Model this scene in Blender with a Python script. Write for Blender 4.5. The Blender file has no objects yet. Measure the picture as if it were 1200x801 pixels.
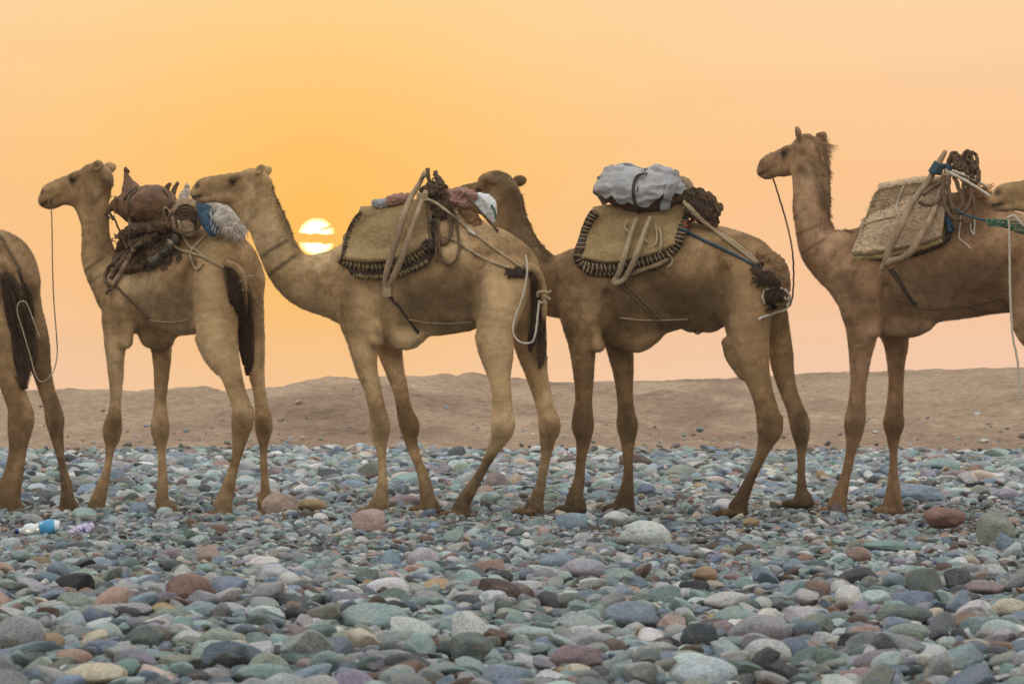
import bpy, math, random
import numpy as np
from mathutils import Vector, Matrix, noise
from mathutils.bvhtree import BVHTree

random.seed(7); np.random.seed(7)
scn = bpy.context.scene
COL = scn.collection

# ------------------------------------------------------------------ camera
FP = 3400.0      # focal length measured in photo pixels (photo 1200 wide)
HY = 461.0       # eye level in the photo
EYE = 0.847      # eye height in metres
cam_d = bpy.data.cameras.new('camera'); cam = bpy.data.objects.new('camera', cam_d); COL.objects.link(cam)
cam.location = (0, 0, EYE); cam.rotation_euler = (math.radians(90), 0, 0)
cam_d.sensor_width = 36; cam_d.lens = 36 * FP / 1200.0
cam_d.shift_y = (HY - 400.5) / 1200.0
cam_d.clip_start = 0.5; cam_d.clip_end = 9000
cam_d.dof.use_dof = True; cam_d.dof.focus_distance = 20.0; cam_d.dof.aperture_fstop = 11
scn.camera = cam
scn.render.engine = 'CYCLES'

# ------------------------------------------------------------------ node helper
class NT:
    def __init__(s, tree): s.t = tree; s.n = tree.nodes; s.l = tree.links
    def node(s, typ, **kw):
        nd = s.n.new(typ)
        for k, v in kw.items(): setattr(nd, k, v)
        return nd
    def put(s, nd, key, v):
        if isinstance(v, bpy.types.NodeSocket): s.l.new(v, nd.inputs[key])
        elif v is not None: nd.inputs[key].default_value = v
    def math(s, op, a, b=None, c=None, clamp=False):
        nd = s.node('ShaderNodeMath', operation=op, use_clamp=clamp)
        s.put(nd, 0, a); s.put(nd, 1, b); s.put(nd, 2, c); return nd.outputs[0]
    def vmath(s, op, a, b=None, out=0):
        nd = s.node('ShaderNodeVectorMath', operation=op); s.put(nd, 0, a); s.put(nd, 1, b); return nd.outputs[out]
    def ramp(s, fac, stops, interp='LINEAR'):
        nd = s.node('ShaderNodeValToRGB'); cr = nd.color_ramp; cr.interpolation = interp
        while len(cr.elements) < len(stops): cr.elements.new(0.5)
        for e, (p, c) in zip(cr.elements, stops):
            e.position = p; e.color = (c[0], c[1], c[2], 1) if hasattr(c, '__len__') else (c, c, c, 1)
        s.put(nd, 0, fac); return nd.outputs[0]
    def mix(s, fac, a, b, blend='MIX'):
        nd = s.node('ShaderNodeMix', data_type='RGBA', blend_type=blend)
        s.put(nd, 0, fac)
        for k, v in ((6, a), (7, b)):
            if isinstance(v, bpy.types.NodeSocket): s.l.new(v, nd.inputs[k])
            else: nd.inputs[k].default_value = (v[0], v[1], v[2], 1)
        return nd.outputs[2]
    def noise(s, vec, scale, detail=4, rough=0.55, dist=0.0, out=0):
        nd = s.node('ShaderNodeTexNoise'); s.put(nd, 'Vector', vec)
        nd.inputs['Scale'].default_value = scale; nd.inputs['Detail'].default_value = detail
        nd.inputs['Roughness'].default_value = rough; nd.inputs['Distortion'].default_value = dist
        return nd.outputs[out]
    def mapr(s, v, a, b, c=0.0, d=1.0):
        nd = s.node('ShaderNodeMapRange'); s.put(nd, 0, v)
        for i, x in enumerate((a, b, c, d)): nd.inputs[i + 1].default_value = x
        nd.interpolation_type = 'SMOOTHSTEP'; return nd.outputs[0]
    def scale_vec(s, vec, sc):
        nd = s.node('ShaderNodeMapping'); s.put(nd, 0, vec); nd.inputs['Scale'].default_value = sc; return nd.outputs[0]

# ------------------------------------------------------------------ world: dusty sunset sky
SUN_U, SUN_V = (371 - 600) / FP, (HY - 277.5) / FP
sun_dir = Vector((SUN_U, 1, SUN_V)).normalized()
SUN_EL = math.asin(sun_dir.z); SUN_AZ = math.atan2(sun_dir.x, sun_dir.y)
world = bpy.data.worlds.new('World'); scn.world = world; world.use_nodes = True
W = NT(world.node_tree); W.n.clear()
tc = W.node('ShaderNodeTexCoord').outputs['Generated']
d = W.vmath('NORMALIZE', tc)
sep = W.node('ShaderNodeSeparateXYZ'); W.put(sep, 0, d)
dx, dy, dz = sep.outputs
cosang = W.vmath('DOT_PRODUCT', d, tuple(sun_dir), out=1)
ang = W.math('ARCCOSINE', W.math('MINIMUM', cosang, 0.9999999))           # radians from the sun
zc = W.math('MAXIMUM', dz, 0.0)
# towards the sunset: dust near the ground glows peach, then yellow orange
west = W.ramp(zc, [(0.0, (0.93, 0.60, 0.42)), (0.03, (0.95, 0.565, 0.345)), (0.075, (0.97, 0.560, 0.285)), (0.135, (1.0, 0.665, 0.385)),
                   (0.30, (0.98, 0.76, 0.52)), (0.60, (1.12, 1.08, 0.98)), (1.0, (1.50, 1.56, 1.60))])
# away from the sunset: unseen sky, warmed and brightened to light the camel sides
east = W.ramp(zc, [(0.0, (0.52, 0.45, 0.40)), (0.12, (0.78, 0.68, 0.58)), (0.35, (1.20, 1.09, 0.93)), (0.60, (1.28, 1.22, 1.12)), (1.0, (1.50, 1.56, 1.62))])  # zenith raised as well, for contrast on the stones
# a clear-air term for the upper dome from the physical sky
sky = W.node('ShaderNodeTexSky', sky_type='NISHITA', sun_disc=False)
sky.sun_elevation = SUN_EL; sky.sun_rotation = SUN_AZ; sky.dust_density = 4.0; sky.air_density = 1.0
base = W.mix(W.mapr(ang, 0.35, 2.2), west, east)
# slow streaks of dust and thin cloud
st = W.noise(W.scale_vec(d, (3.0, 3.0, 26.0)), 1.6, 5, 0.6, 0.6)
base = W.mix(1.0, base, W.ramp(st, [(0.3, 0.97), (0.7, 1.03)]), 'MULTIPLY')
# a broad golden shaft standing over the sun
az = W.math('ABSOLUTE', W.math('SUBTRACT', W.math('DIVIDE', dx, W.math('MAXIMUM', dy, 0.05)), SUN_U))
g3 = W.math('POWER', 2.71828, W.math('MULTIPLY', W.math('POWER', W.math('DIVIDE', az, 0.105), 1.7), -1.0))
g3 = W.math('MULTIPLY', W.math('MULTIPLY', g3, W.mapr(dz, 0.005, 0.085)), W.mapr(dz, 0.5, 0.16))
base = W.mix(W.math('MULTIPLY', g3, 0.72), base, W.ramp(dz, [(0.0, (1.0, 0.52, 0.16)), (0.05, (1.0, 0.56, 0.155)), (0.09, (1.02, 0.645, 0.205)), (0.14, (1.03, 0.73, 0.35))]))
# glow round the sun
g1 = W.math('POWER', 2.71828, W.math('MULTIPLY', W.math('POWER', W.math('DIVIDE', ang, 0.080), 1.3), -1.0))
base = W.mix(W.math('MULTIPLY', g1, 0.80), base, (1.0, 0.53, 0.115))
g2 = W.math('POWER', 2.71828, W.math('MULTIPLY', W.math('DIVIDE', ang, 0.026), -1.0))
base = W.mix(W.math('MULTIPLY', g2, 0.80), base, (1.02, 0.515, 0.075))
# the disc, crossed by bands of cloud
u = W.math('MULTIPLY', W.math('SUBTRACT', W.math('DIVIDE', dx, dy), SUN_U), FP)
v = W.math('MULTIPLY', W.math('SUBTRACT', W.math('DIVIDE', dz, dy), SUN_V), FP)
wob = W.math('MULTIPLY', W.math('SUBTRACT', W.noise(W.scale_vec(d, (1, 1, 0.2)), 210.0, 3), 0.5), 9.0)
v2 = W.math('ADD', v, wob)
rr = W.math('SQRT', W.math('ADD', W.math('POWER', u, 2.0), W.math('POWER', v, 2.0)))
disc = W.mapr(rr, 22.9, 20.9)
front = W.math('GREATER_THAN', dy, 0.2)
gap = W.math('MULTIPLY', W.mapr(v2, -9.4, -6.2), W.mapr(v2, 5.8, 2.8))
slope = W.math('SUBTRACT', v2, W.math('MULTIPLY', u, 0.22))
wedge = W.math('MULTIPLY', W.math('MULTIPLY', W.mapr(slope, 6.0, 7.4), W.mapr(slope, 11.0, 9.0)), W.mapr(u, 0.0, 7.0))
opn = W.math('MULTIPLY', W.math('SUBTRACT', 1.0, gap, clamp=True), W.math('SUBTRACT', 1.0, W.math('MULTIPLY', wedge, 0.9), clamp=True))
disc = W.math('MULTIPLY', W.math('MULTIPLY', disc, opn), front)
skymix = W.node('ShaderNodeMix', data_type='RGBA', blend_type='MIX')
W.put(skymix, 0, W.mapr(zc, 0.30, 0.9, 0.0, 0.15)); W.l.new(base, skymix.inputs[6])
W.l.new(W.vmath('SCALE', sky.outputs[0]), skymix.inputs[7])
skymix.inputs[7].links[0].from_node.inputs['Scale'].default_value = 0.12
limb = W.mix(W.mapr(rr, 12.0, 22.0), (3.6, 3.0, 1.75), (1.55, 1.12, 0.42))
veil = W.noise(W.scale_vec(d, (1, 1, 9.0)), 60.0, 3, 0.6)
disc = W.math('MULTIPLY', disc, W.mapr(veil, 0.28, 0.50, 0.55, 1.0))
base = W.mix(disc, skymix.outputs[2], limb)
# below eye level the dust continues dimmer
base = W.mix(W.mapr(dz, 0.0, -0.12), base, (0.30, 0.24, 0.20))
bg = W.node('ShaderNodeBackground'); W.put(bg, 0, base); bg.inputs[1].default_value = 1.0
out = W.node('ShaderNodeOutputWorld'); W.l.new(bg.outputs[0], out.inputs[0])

sl = bpy.data.lights.new('sun', 'SUN'); so = bpy.data.objects.new('sun_lamp', sl); COL.objects.link(so)
sl.energy = 0.9; sl.angle = math.radians(0.75); sl.color = (1.0, 0.62, 0.30)
so.rotation_euler = (-sun_dir).to_track_quat('-Z', 'Y').to_euler(); so.location = (-5, 60, 20)
scn.view_settings.view_transform = 'Standard'; scn.view_settings.look = 'None'
scn.view_settings.exposure = 0.0; scn.view_settings.gamma = 1.0

# ------------------------------------------------------------------ objects and tags
def P(px, py, Y):
    "point at depth Y seen at photo pixel (px, py)"
    return Vector(((px - 600) / FP * Y, Y, EYE - (py - HY) / FP * Y))
def R(px, Y): return px * Y / FP
def tag(o, label=None, cat=None, group=None, kind=None):
    if label: o['label'] = label
    if cat: o['category'] = cat
    if group: o['group'] = group
    if kind: o['kind'] = kind
    return o
def empty(name, loc, label, cat, group=None):
    o = bpy.data.objects.new(name, None); COL.objects.link(o); o.location = loc; o.empty_display_size = 0.2
    return tag(o, label, cat, group)
def mesh_np(name, V, F):
    V = np.asarray(V, np.float32); me = bpy.data.meshes.new(name)
    me.vertices.add(len(V)); me.vertices.foreach_set('co', V.ravel())
    if isinstance(F, np.ndarray):
        n, k = F.shape; me.loops.add(n * k); me.loops.foreach_set('vertex_index', F.astype(np.int32).ravel())
        me.polygons.add(n); me.polygons.foreach_set('loop_start', np.arange(0, n * k, k, dtype=np.int32))
    else:
        idx = [i for f in F for i in f]; tot = np.array([len(f) for f in F], np.int32)
        me.loops.add(len(idx)); me.loops.foreach_set('vertex_index', np.array(idx, np.int32))
        me.polygons.add(len(F)); me.polygons.foreach_set('loop_start', np.concatenate([[0], np.cumsum(tot)[:-1]]).astype(np.int32))
    me.update(calc_edges=True); me.validate()
    me.polygons.foreach_set('use_smooth', np.ones(len(me.polygons), bool))
    return me
def link(name, me, mat, parent=None):
    o = bpy.data.objects.new(name, me); COL.objects.link(o)
    if mat and not me.materials: me.materials.append(mat)
    if parent:
        o.parent = parent; o.matrix_parent_inverse = Matrix.Translation(-parent.location)
    return o

# ------------------------------------------------------------------ implicit surfaces
class Field:
    def __init__(s, lo, hi, h):
        s.h = h; s.lo = np.array(lo, np.float32); n = np.ceil((np.array(hi) - s.lo) / h).astype(int) + 2
        s.n = n; s.ax = [s.lo[i] + h * np.arange(n[i], dtype=np.float32) for i in range(3)]
        s.F = np.full(n, 0.5, np.float32)
    def sub(s, lo, hi):
        sl = tuple(slice(max(0, int((lo[i] - s.lo[i]) / s.h)), min(s.n[i], int((hi[i] - s.lo[i]) / s.h) + 2)) for i in range(3))
        return sl, s.ax[0][sl[0]][:, None, None], s.ax[1][sl[1]][None, :, None], s.ax[2][sl[2]][None, None, :]
    def merge(s, sl, d, k, cut=False):
        A = s.F[sl]
        if A.size == 0: return
        if cut: A, d = -A, d
        if k > 0:
            h = np.maximum(k - np.abs(A - d), 0) / k
            r = np.minimum(A, d) - h * h * k * 0.25
        else: r = np.minimum(A, d)
        s.F[sl] = -r if cut else r
    def cone(s, a, b, ra, rb, k=0.04, sy=1.0, cut=False, mg=None):
        "tapered capsule a-b, depth axis scaled by sy"
        m = max(ra, rb) + (mg if mg is not None else k + 0.03)
        lo = np.minimum(a, b) - m; hi = np.maximum(a, b) + m
        sl, X, Y, Z = s.sub(lo, hi)
        ax, ay, az = a[0], a[1] / sy, a[2]; bx, by, bz = b[0], b[1] / sy, b[2]
        X = X - ax; Y = Y / sy - ay; Z = Z - az
        vx, vy, vz = bx - ax, by - ay, bz - az; L2 = vx * vx + vy * vy + vz * vz + 1e-9
        t = np.clip((X * vx + Y * vy + Z * vz) / L2, 0, 1)
        dd = np.sqrt((X - t * vx) ** 2 + (Y - t * vy) ** 2 + (Z - t * vz) ** 2) - (ra + (rb - ra) * t)
        s.merge(sl, (dd * (min(1.0, sy) if sy < 1 else 1.0)).astype(np.float32), k, cut)
    def chain(s, pts, k=0.04, sy=1.0, cut=False, kin=0.012, n=3):
        "smooth tapered limb through (point, radius) stations, blended into the field once"
        Q = [Vector((*p, r)) for p, r in pts]
        if len(Q) == 1: Q = [Q[0], Q[0] + Vector((1e-4, 0, 0, 0))]
        if len(Q) > 2:
            E_ = [Q[0] * 2 - Q[1]] + Q + [Q[-1] * 2 - Q[-2]]; out_ = []
            for i in range(1, len(E_) - 2):
                p0, p1, p2, p3 = E_[i - 1:i + 3]
                for j in range(n):
                    t = j / n; out_.append(0.5 * ((2 * p1) + (p2 - p0) * t + (2 * p0 - 5 * p1 + 4 * p2 - p3) * t * t + (3 * p1 - p0 - 3 * p2 + p3) * t ** 3))
            Q = out_ + [Q[-1]]
        m = max(q[3] for q in Q) + k + 0.03
        lo = np.array([min(q[i] for q in Q) for i in range(3)]) - m; hi = np.array([max(q[i] for q in Q) for i in range(3)]) + m
        sl, X, Y, Z = s.sub(lo, hi)
        if min(x.size for x in (X, Y, Z)) == 0: return
        T = None; Ys = Y / sy; sub = Field.__new__(Field); sub.h = s.h
        sub.lo = np.array([X.ravel()[0], Y.ravel()[0], Z.ravel()[0]]); sub.n = np.array([X.size, Y.size, Z.size])
        sub.ax = [X.ravel(), Y.ravel(), Z.ravel()]; sub.F = np.full((X.size, Y.size, Z.size), 0.5, np.float32)
        for i in range(1, len(Q)):
            sub.cone(np.array(Q[i - 1][:3]), np.array(Q[i][:3]), Q[i - 1][3], Q[i][3], 0.0, sy, False, k + 0.03)
        s.merge(sl, sub.F, k, cut)
    def ell(s, c, r, k=0.03, M=None, cut=False):
        "ellipsoid, optional 3x3 rotation M (columns = local axes)"
        m = max(r) + k + 0.03; c = np.array(c)
        sl, X, Y, Z = s.sub(c - m, c + m)
        X = X - c[0]; Y = Y - c[1]; Z = Z - c[2]
        if M is not None:
            X, Y, Z = (X * M[0][j] + Y * M[1][j] + Z * M[2][j] for j in range(3))
        k0 = np.sqrt((X / r[0]) ** 2 + (Y / r[1]) ** 2 + (Z / r[2]) ** 2)
        k1 = np.sqrt((X / r[0] ** 2) ** 2 + (Y / r[1] ** 2) ** 2 + (Z / r[2] ** 2) ** 2) + 1e-6
        s.merge(sl, (k0 * (k0 - 1) / k1).astype(np.float32), k, cut)
    def nets(s):
        F = s.F; h = s.h
        S = F < 0
        nx, ny, nz = F.shape
        c = np.zeros((nx - 1, ny - 1, nz - 1), np.uint8)
        for i in (0, 1):
            for j in (0, 1):
                for k in (0, 1): c += S[i:nx - 1 + i, j:ny - 1 + j, k:nz - 1 + k]
        I = np.argwhere((c > 0) & (c < 8)); n = len(I)
        idx = np.full(c.shape, -1, np.int32); idx[I[:, 0], I[:, 1], I[:, 2]] = np.arange(n)
        acc = np.zeros((n, 3), np.float32); cnt = np.zeros(n, np.float32)
        cs = [(i, j, k) for i in (0, 1) for j in (0, 1) for k in (0, 1)]
        val = {q: F[I[:, 0] + q[0], I[:, 1] + q[1], I[:, 2] + q[2]] for q in cs}
        for q in cs:
            for a in range(3):
                if q[a] == 0:
                    w = list(q); w[a] = 1; w = tuple(w); fa, fb = val[q], val[w]
                    m = (fa < 0) != (fb < 0); t = np.where(m, fa / np.where(fa == fb, 1, fa - fb), 0)
                    p = np.tile(np.array(q, np.float32), (n, 1)); p[:, a] += t
                    acc[m] += p[m]; cnt[m] += 1
        V = (I + acc / cnt[:, None]) * h + s.lo
        Q = []
        for a in range(3):
            b1, b2 = (a + 1) % 3, (a + 2) % 3
            sa = [slice(1, -1)] * 3; sa[a] = slice(0, F.shape[a] - 1); sb = list(sa); sb[a] = slice(1, F.shape[a])
            A, B = S[tuple(sa)], S[tuple(sb)]
            for flag in (True, False):
                E = np.argwhere((A != B) & (A == flag))
                if not len(E): continue
                E[:, b1] += 1; E[:, b2] += 1
                def g(o1, o2):
                    G = E.copy(); G[:, b1] -= o1; G[:, b2] -= o2; return idx[G[:, 0], G[:, 1], G[:, 2]]
                q = np.stack([g(1, 1), g(0, 1), g(0, 0), g(1, 0)], 1)
                Q.append(q if flag else q[:, ::-1])
        Q = np.concatenate(Q); Q = Q[(Q >= 0).all(1)]
        return V, Q
# ------------------------------------------------------------------ materials
def new_mat(name):
    m = bpy.data.materials.new(name); m.use_nodes = True; t = NT(m.node_tree); t.n.clear()
    b = t.node('ShaderNodeBsdfPrincipled'); o = t.node('ShaderNodeOutputMaterial'); t.l.new(b.outputs[0], o.inputs[0])
    return m, t, b
def bump(t, b, h, strength=0.4, dist=0.01):
    nd = t.node('ShaderNodeBump'); nd.inputs['Strength'].default_value = strength; nd.inputs['Distance'].default_value = dist
    t.l.new(h, nd.inputs['Height']); t.l.new(nd.outputs[0], b.inputs['Normal'])
def geo_pos(t): return t.node('ShaderNodeTexCoord').outputs['Object']

def coat_mat(name, c1, c2, c3, dirt=(0.058, 0.040, 0.024)):  # one dark tone for dirt, scabs and the shade painted by the marks
    m, t, b = new_mat(name); p = geo_pos(t)
    n1 = t.noise(p, 2.4, 4, 0.6, 0.4); n2 = t.noise(p, 13.0, 5, 0.65, 0.5); n3 = t.noise(t.scale_vec(p, (1, 1, 0.35)), 75.0, 4, 0.7)
    col = t.ramp(n1, [(0.34, c1), (0.5, c2), (0.64, c3)])
    col = t.mix(1.0, col, t.ramp(n2, [(0.25, 0.55), (0.5, 1.0), (0.75, 1.30)]), 'MULTIPLY')
    col = t.mix(1.0, col, t.ramp(n3, [(0.25, 0.88), (0.5, 1.0), (0.8, 1.12)]), 'MULTIPLY')
    # dark scars and bald scabs
    sp = t.noise(p, 31.0, 3, 0.6); msk = t.noise(p, 3.6, 2)
    col = t.mix(t.math('MULTIPLY', t.mapr(sp, 0.64, 0.74), t.mapr(msk, 0.5, 0.62)), col, dirt)
    at = t.node('ShaderNodeAttribute', attribute_name='mark').outputs['Fac']
    brk = t.math('MULTIPLY', at, t.ramp(t.noise(p, 21.0, 5, 0.7, 0.8), [(0.2, 0.60), (0.65, 1.15)]), clamp=True)
    col = t.mix(brk, col, dirt)
    pal = t.node('ShaderNodeAttribute', attribute_name='pale').outputs['Fac']
    col = t.mix(t.math('MULTIPLY', pal, 0.65), col, tuple(min(1, x * 1.45) for x in c3))
    t.l.new(col, b.inputs['Base Color']); b.inputs['Roughness'].default_value = 0.9
    b.inputs['Specular IOR Level'].default_value = 0.15
    b.inputs['Sheen Weight'].default_value = 0.12; b.inputs['Sheen Roughness'].default_value = 0.5
    b.inputs['Sheen Tint'].default_value = (1.0, 0.82, 0.6, 1)
    wr = t.noise(t.scale_vec(p, (1.3, 1.3, .8)), 15.0, 4, 0.6, 0.6)
    wv = t.noise(p, 7.0, 2, 0.5, 0.8)
    h = t.math('ADD', t.math('MULTIPLY', wr, 0.9), t.math('MULTIPLY', n3, 0.5)); h = t.math('ADD', h, t.math('MULTIPLY', wv, 1.5))
    bump(t, b, h, 0.6, 0.014); return m
def simple_mat(name, col, var=0.25, rough=0.85, scale=30.0, bs=0.4, bd=0.004, stretch=(1, 1, 1), spec=0.3, col2=None):
    m, t, b = new_mat(name); p = t.scale_vec(geo_pos(t), stretch)
    n1 = t.noise(p, scale, 5, 0.65, 0.3); n2 = t.noise(p, scale * 0.2, 3, 0.6)
    c = t.ramp(n2, [(0.3, col), (0.7, col2 or tuple(x * (1 + var) for x in col))])
    c = t.mix(1.0, c, t.ramp(n1, [(0.25, 1 - var * 1.4), (0.75, 1 + var)]), 'MULTIPLY')
    t.l.new(c, b.inputs['Base Color']); b.inputs['Roughness'].default_value = rough
    b.inputs['Specular IOR Level'].default_value = spec
    bump(t, b, n1, bs, bd); return m

_r3 = np.random.RandomState(8).rand(32, 32, 32).astype(np.float32)
def vn3(p):
    i = np.floor(p).astype(int); f = p - i; f = f * f * (3 - 2 * f); g = lambda a, b, c: _r3[(i[:, 0] + a) % 32, (i[:, 1] + b) % 32, (i[:, 2] + c) % 32]
    x0 = lambda b, c: g(0, b, c) * (1 - f[:, 0]) + g(1, b, c) * f[:, 0]
    return (x0(0, 0) * (1 - f[:, 1]) + x0(1, 0) * f[:, 1]) * (1 - f[:, 2]) + (x0(0, 1) * (1 - f[:, 1]) + x0(1, 1) * f[:, 1]) * f[:, 2] - .5
def fbm3(p): return vn3(p) + .5 * vn3(p * 2.03 + 7.1) + .25 * vn3(p * 4.1 + 3.3)
# ------------------------------------------------------------------ camels
VOX = 0.0105
def head(fd, c, fwd, k=0.03, ear=(-.09, .115, .13), size=1.0, ear2=None):
    "c: centre of the cranium (world), fwd: nose direction"
    f = Vector(fwd).normalized(); l = Vector((0, 0, 1)).cross(f).normalized(); up = f.cross(l)
    M = Matrix((f, l, up)).transposed(); S = size
    def w(x, y, z): return np.array(c + M @ Vector((x * S, y * S, z * S)))
    E = lambda p, r, k=0.03, cut=False: fd.ell(w(*p), [q * S for q in r], k, M, cut)
    E((0, 0, .005), (.105, .080, .085)); E((-.05, 0, -.04), (.085, .07, .09))
    # long deep snout: many overlapping sections so the side profile stays flat-sided
    for x, z, a, h_, wd in [(.05, -.035, .09, .108, .072), (.10, -.030, .08, .102, .068), (.16, -.022, .08, .092, .060), (.22, -.018, .075, .084, .056),
                            (.28, -.016, .07, .078, .056), (.33, -.018, .065, .076, .058), (.365, -.026, .055, .072, .056)]:
        E((x, 0, z), (a, wd, h_), .012)
    E((.395, 0, -.050), (.052, .056, .054), .02)                     # upper lip
    E((.350, 0, -.095), (.064, .044, .030), .012)                    # lower lip
    E((.24, 0, -.088), (.13, .038, .030), .02); E((.13, 0, -.105), (.13, .045, .040), .02)
    for s_ in (-1, 1):
        E((.105, s_ * .052, .034), (.055, .034, .026), .012)         # brow
        E((.02, s_ * .045, -.10), (.085, .035, .080), .03)           # cheek
        E((.17, s_ * .030, -.10), (.12, .025, .032), .03)
        E((.130, s_ * .084, .000), (.024, .022, .014), .008, True)   # eye socket
        fd.cone(w(.105, s_ * .076, .012), w(.150, s_ * .070, .014), .009, .008, .008)   # upper lid
        fd.cone(w(.110, s_ * .072, -.020), w(.150, s_ * .066, -.016), .007, .006, .008) # lower lid
        fd.cone(w(.20, s_ * .085, -.03), w(.33, s_ * .078, -.035), .020, .016, .03, 1, True)   # hollow along the cheek
        fd.cone(w(.372, s_ * .060, .016), w(.400, s_ * .048, -.014), .012, .009, .006, 1, True)
        fd.cone(w(.43, s_ * .030, -.086), w(.345, s_ * .052, -.088), .0065, .0065, .006, 1, True)
        fd.cone(w(.345, s_ * .052, -.088), w(.29, s_ * .056, -.072), .0065, .004, .006, 1, True)
        e = ear2 if (ear2 and s_ < 0) else ear; a0 = (-.035, s_ * (e[3] if len(e) > 3 else .068), .045)
        mid = ((a0[0] + e[0]) / 2, s_ * (.068 + e[1]) / 2 + s_ * .008, (a0[2] + e[2]) / 2)
        tipe = np.array((e[0], s_ * e[1], e[2])); a0_ = np.array(a0); ax_ = Vector(tipe - a0_); Le = ax_.length; ax_.normalize()
        # leaf-shaped shell: long axis along the ear, broad across, hollow to the front and side
        op = Vector((.55, s_ * .8, .1)); op = (op - ax_ * op.dot(ax_)).normalized(); sd = ax_.cross(op)
        ME = M @ Matrix((ax_, sd, op)).transposed(); c_ = Vector(a0_) + ax_ * Le * .55
        fd.ell(w(*c_), (Le * .52 * S, .038 * S, .020 * S), .012, ME)
        fd.cone(w(*(Vector(a0_) + ax_ * Le * .7)), w(*tipe), .018 * S, .005 * S, .015)
        ci = c_ + op * .020; fd.ell(w(*ci), (Le * .38 * S, .024 * S, .017 * S), .006, ME, True)
    return w

def foot(fd, p, dirv, k=0.03):
    "broad two-toed pad; p = centre of the sole"
    d_ = Vector(dirv).normalized(); l = Vector((-d_.y, d_.x, 0)); M = Matrix((d_, l, Vector((0, 0, 1)))).transposed()
    w = lambda x, y, z: np.array(Vector(p) + M @ Vector((x, y, z)))
    fd.ell(w(0, 0, .030), (.100, .078, .032), .02, M)
    fd.ell(w(-.03, 0, .062), (.060, .055, .055), .03, M)
    for s_ in (-1, 1):
        fd.ell(w(.060, s_ * .033, .030), (.062, .036, .031), .008, M)
        fd.ell(w(.108, s_ * .034, .022), (.022, .018, .018), .006, M)
    fd.cone(w(.135, 0, .040), w(.045, 0, .070), .010, .008, .008, 1, True)

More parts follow.
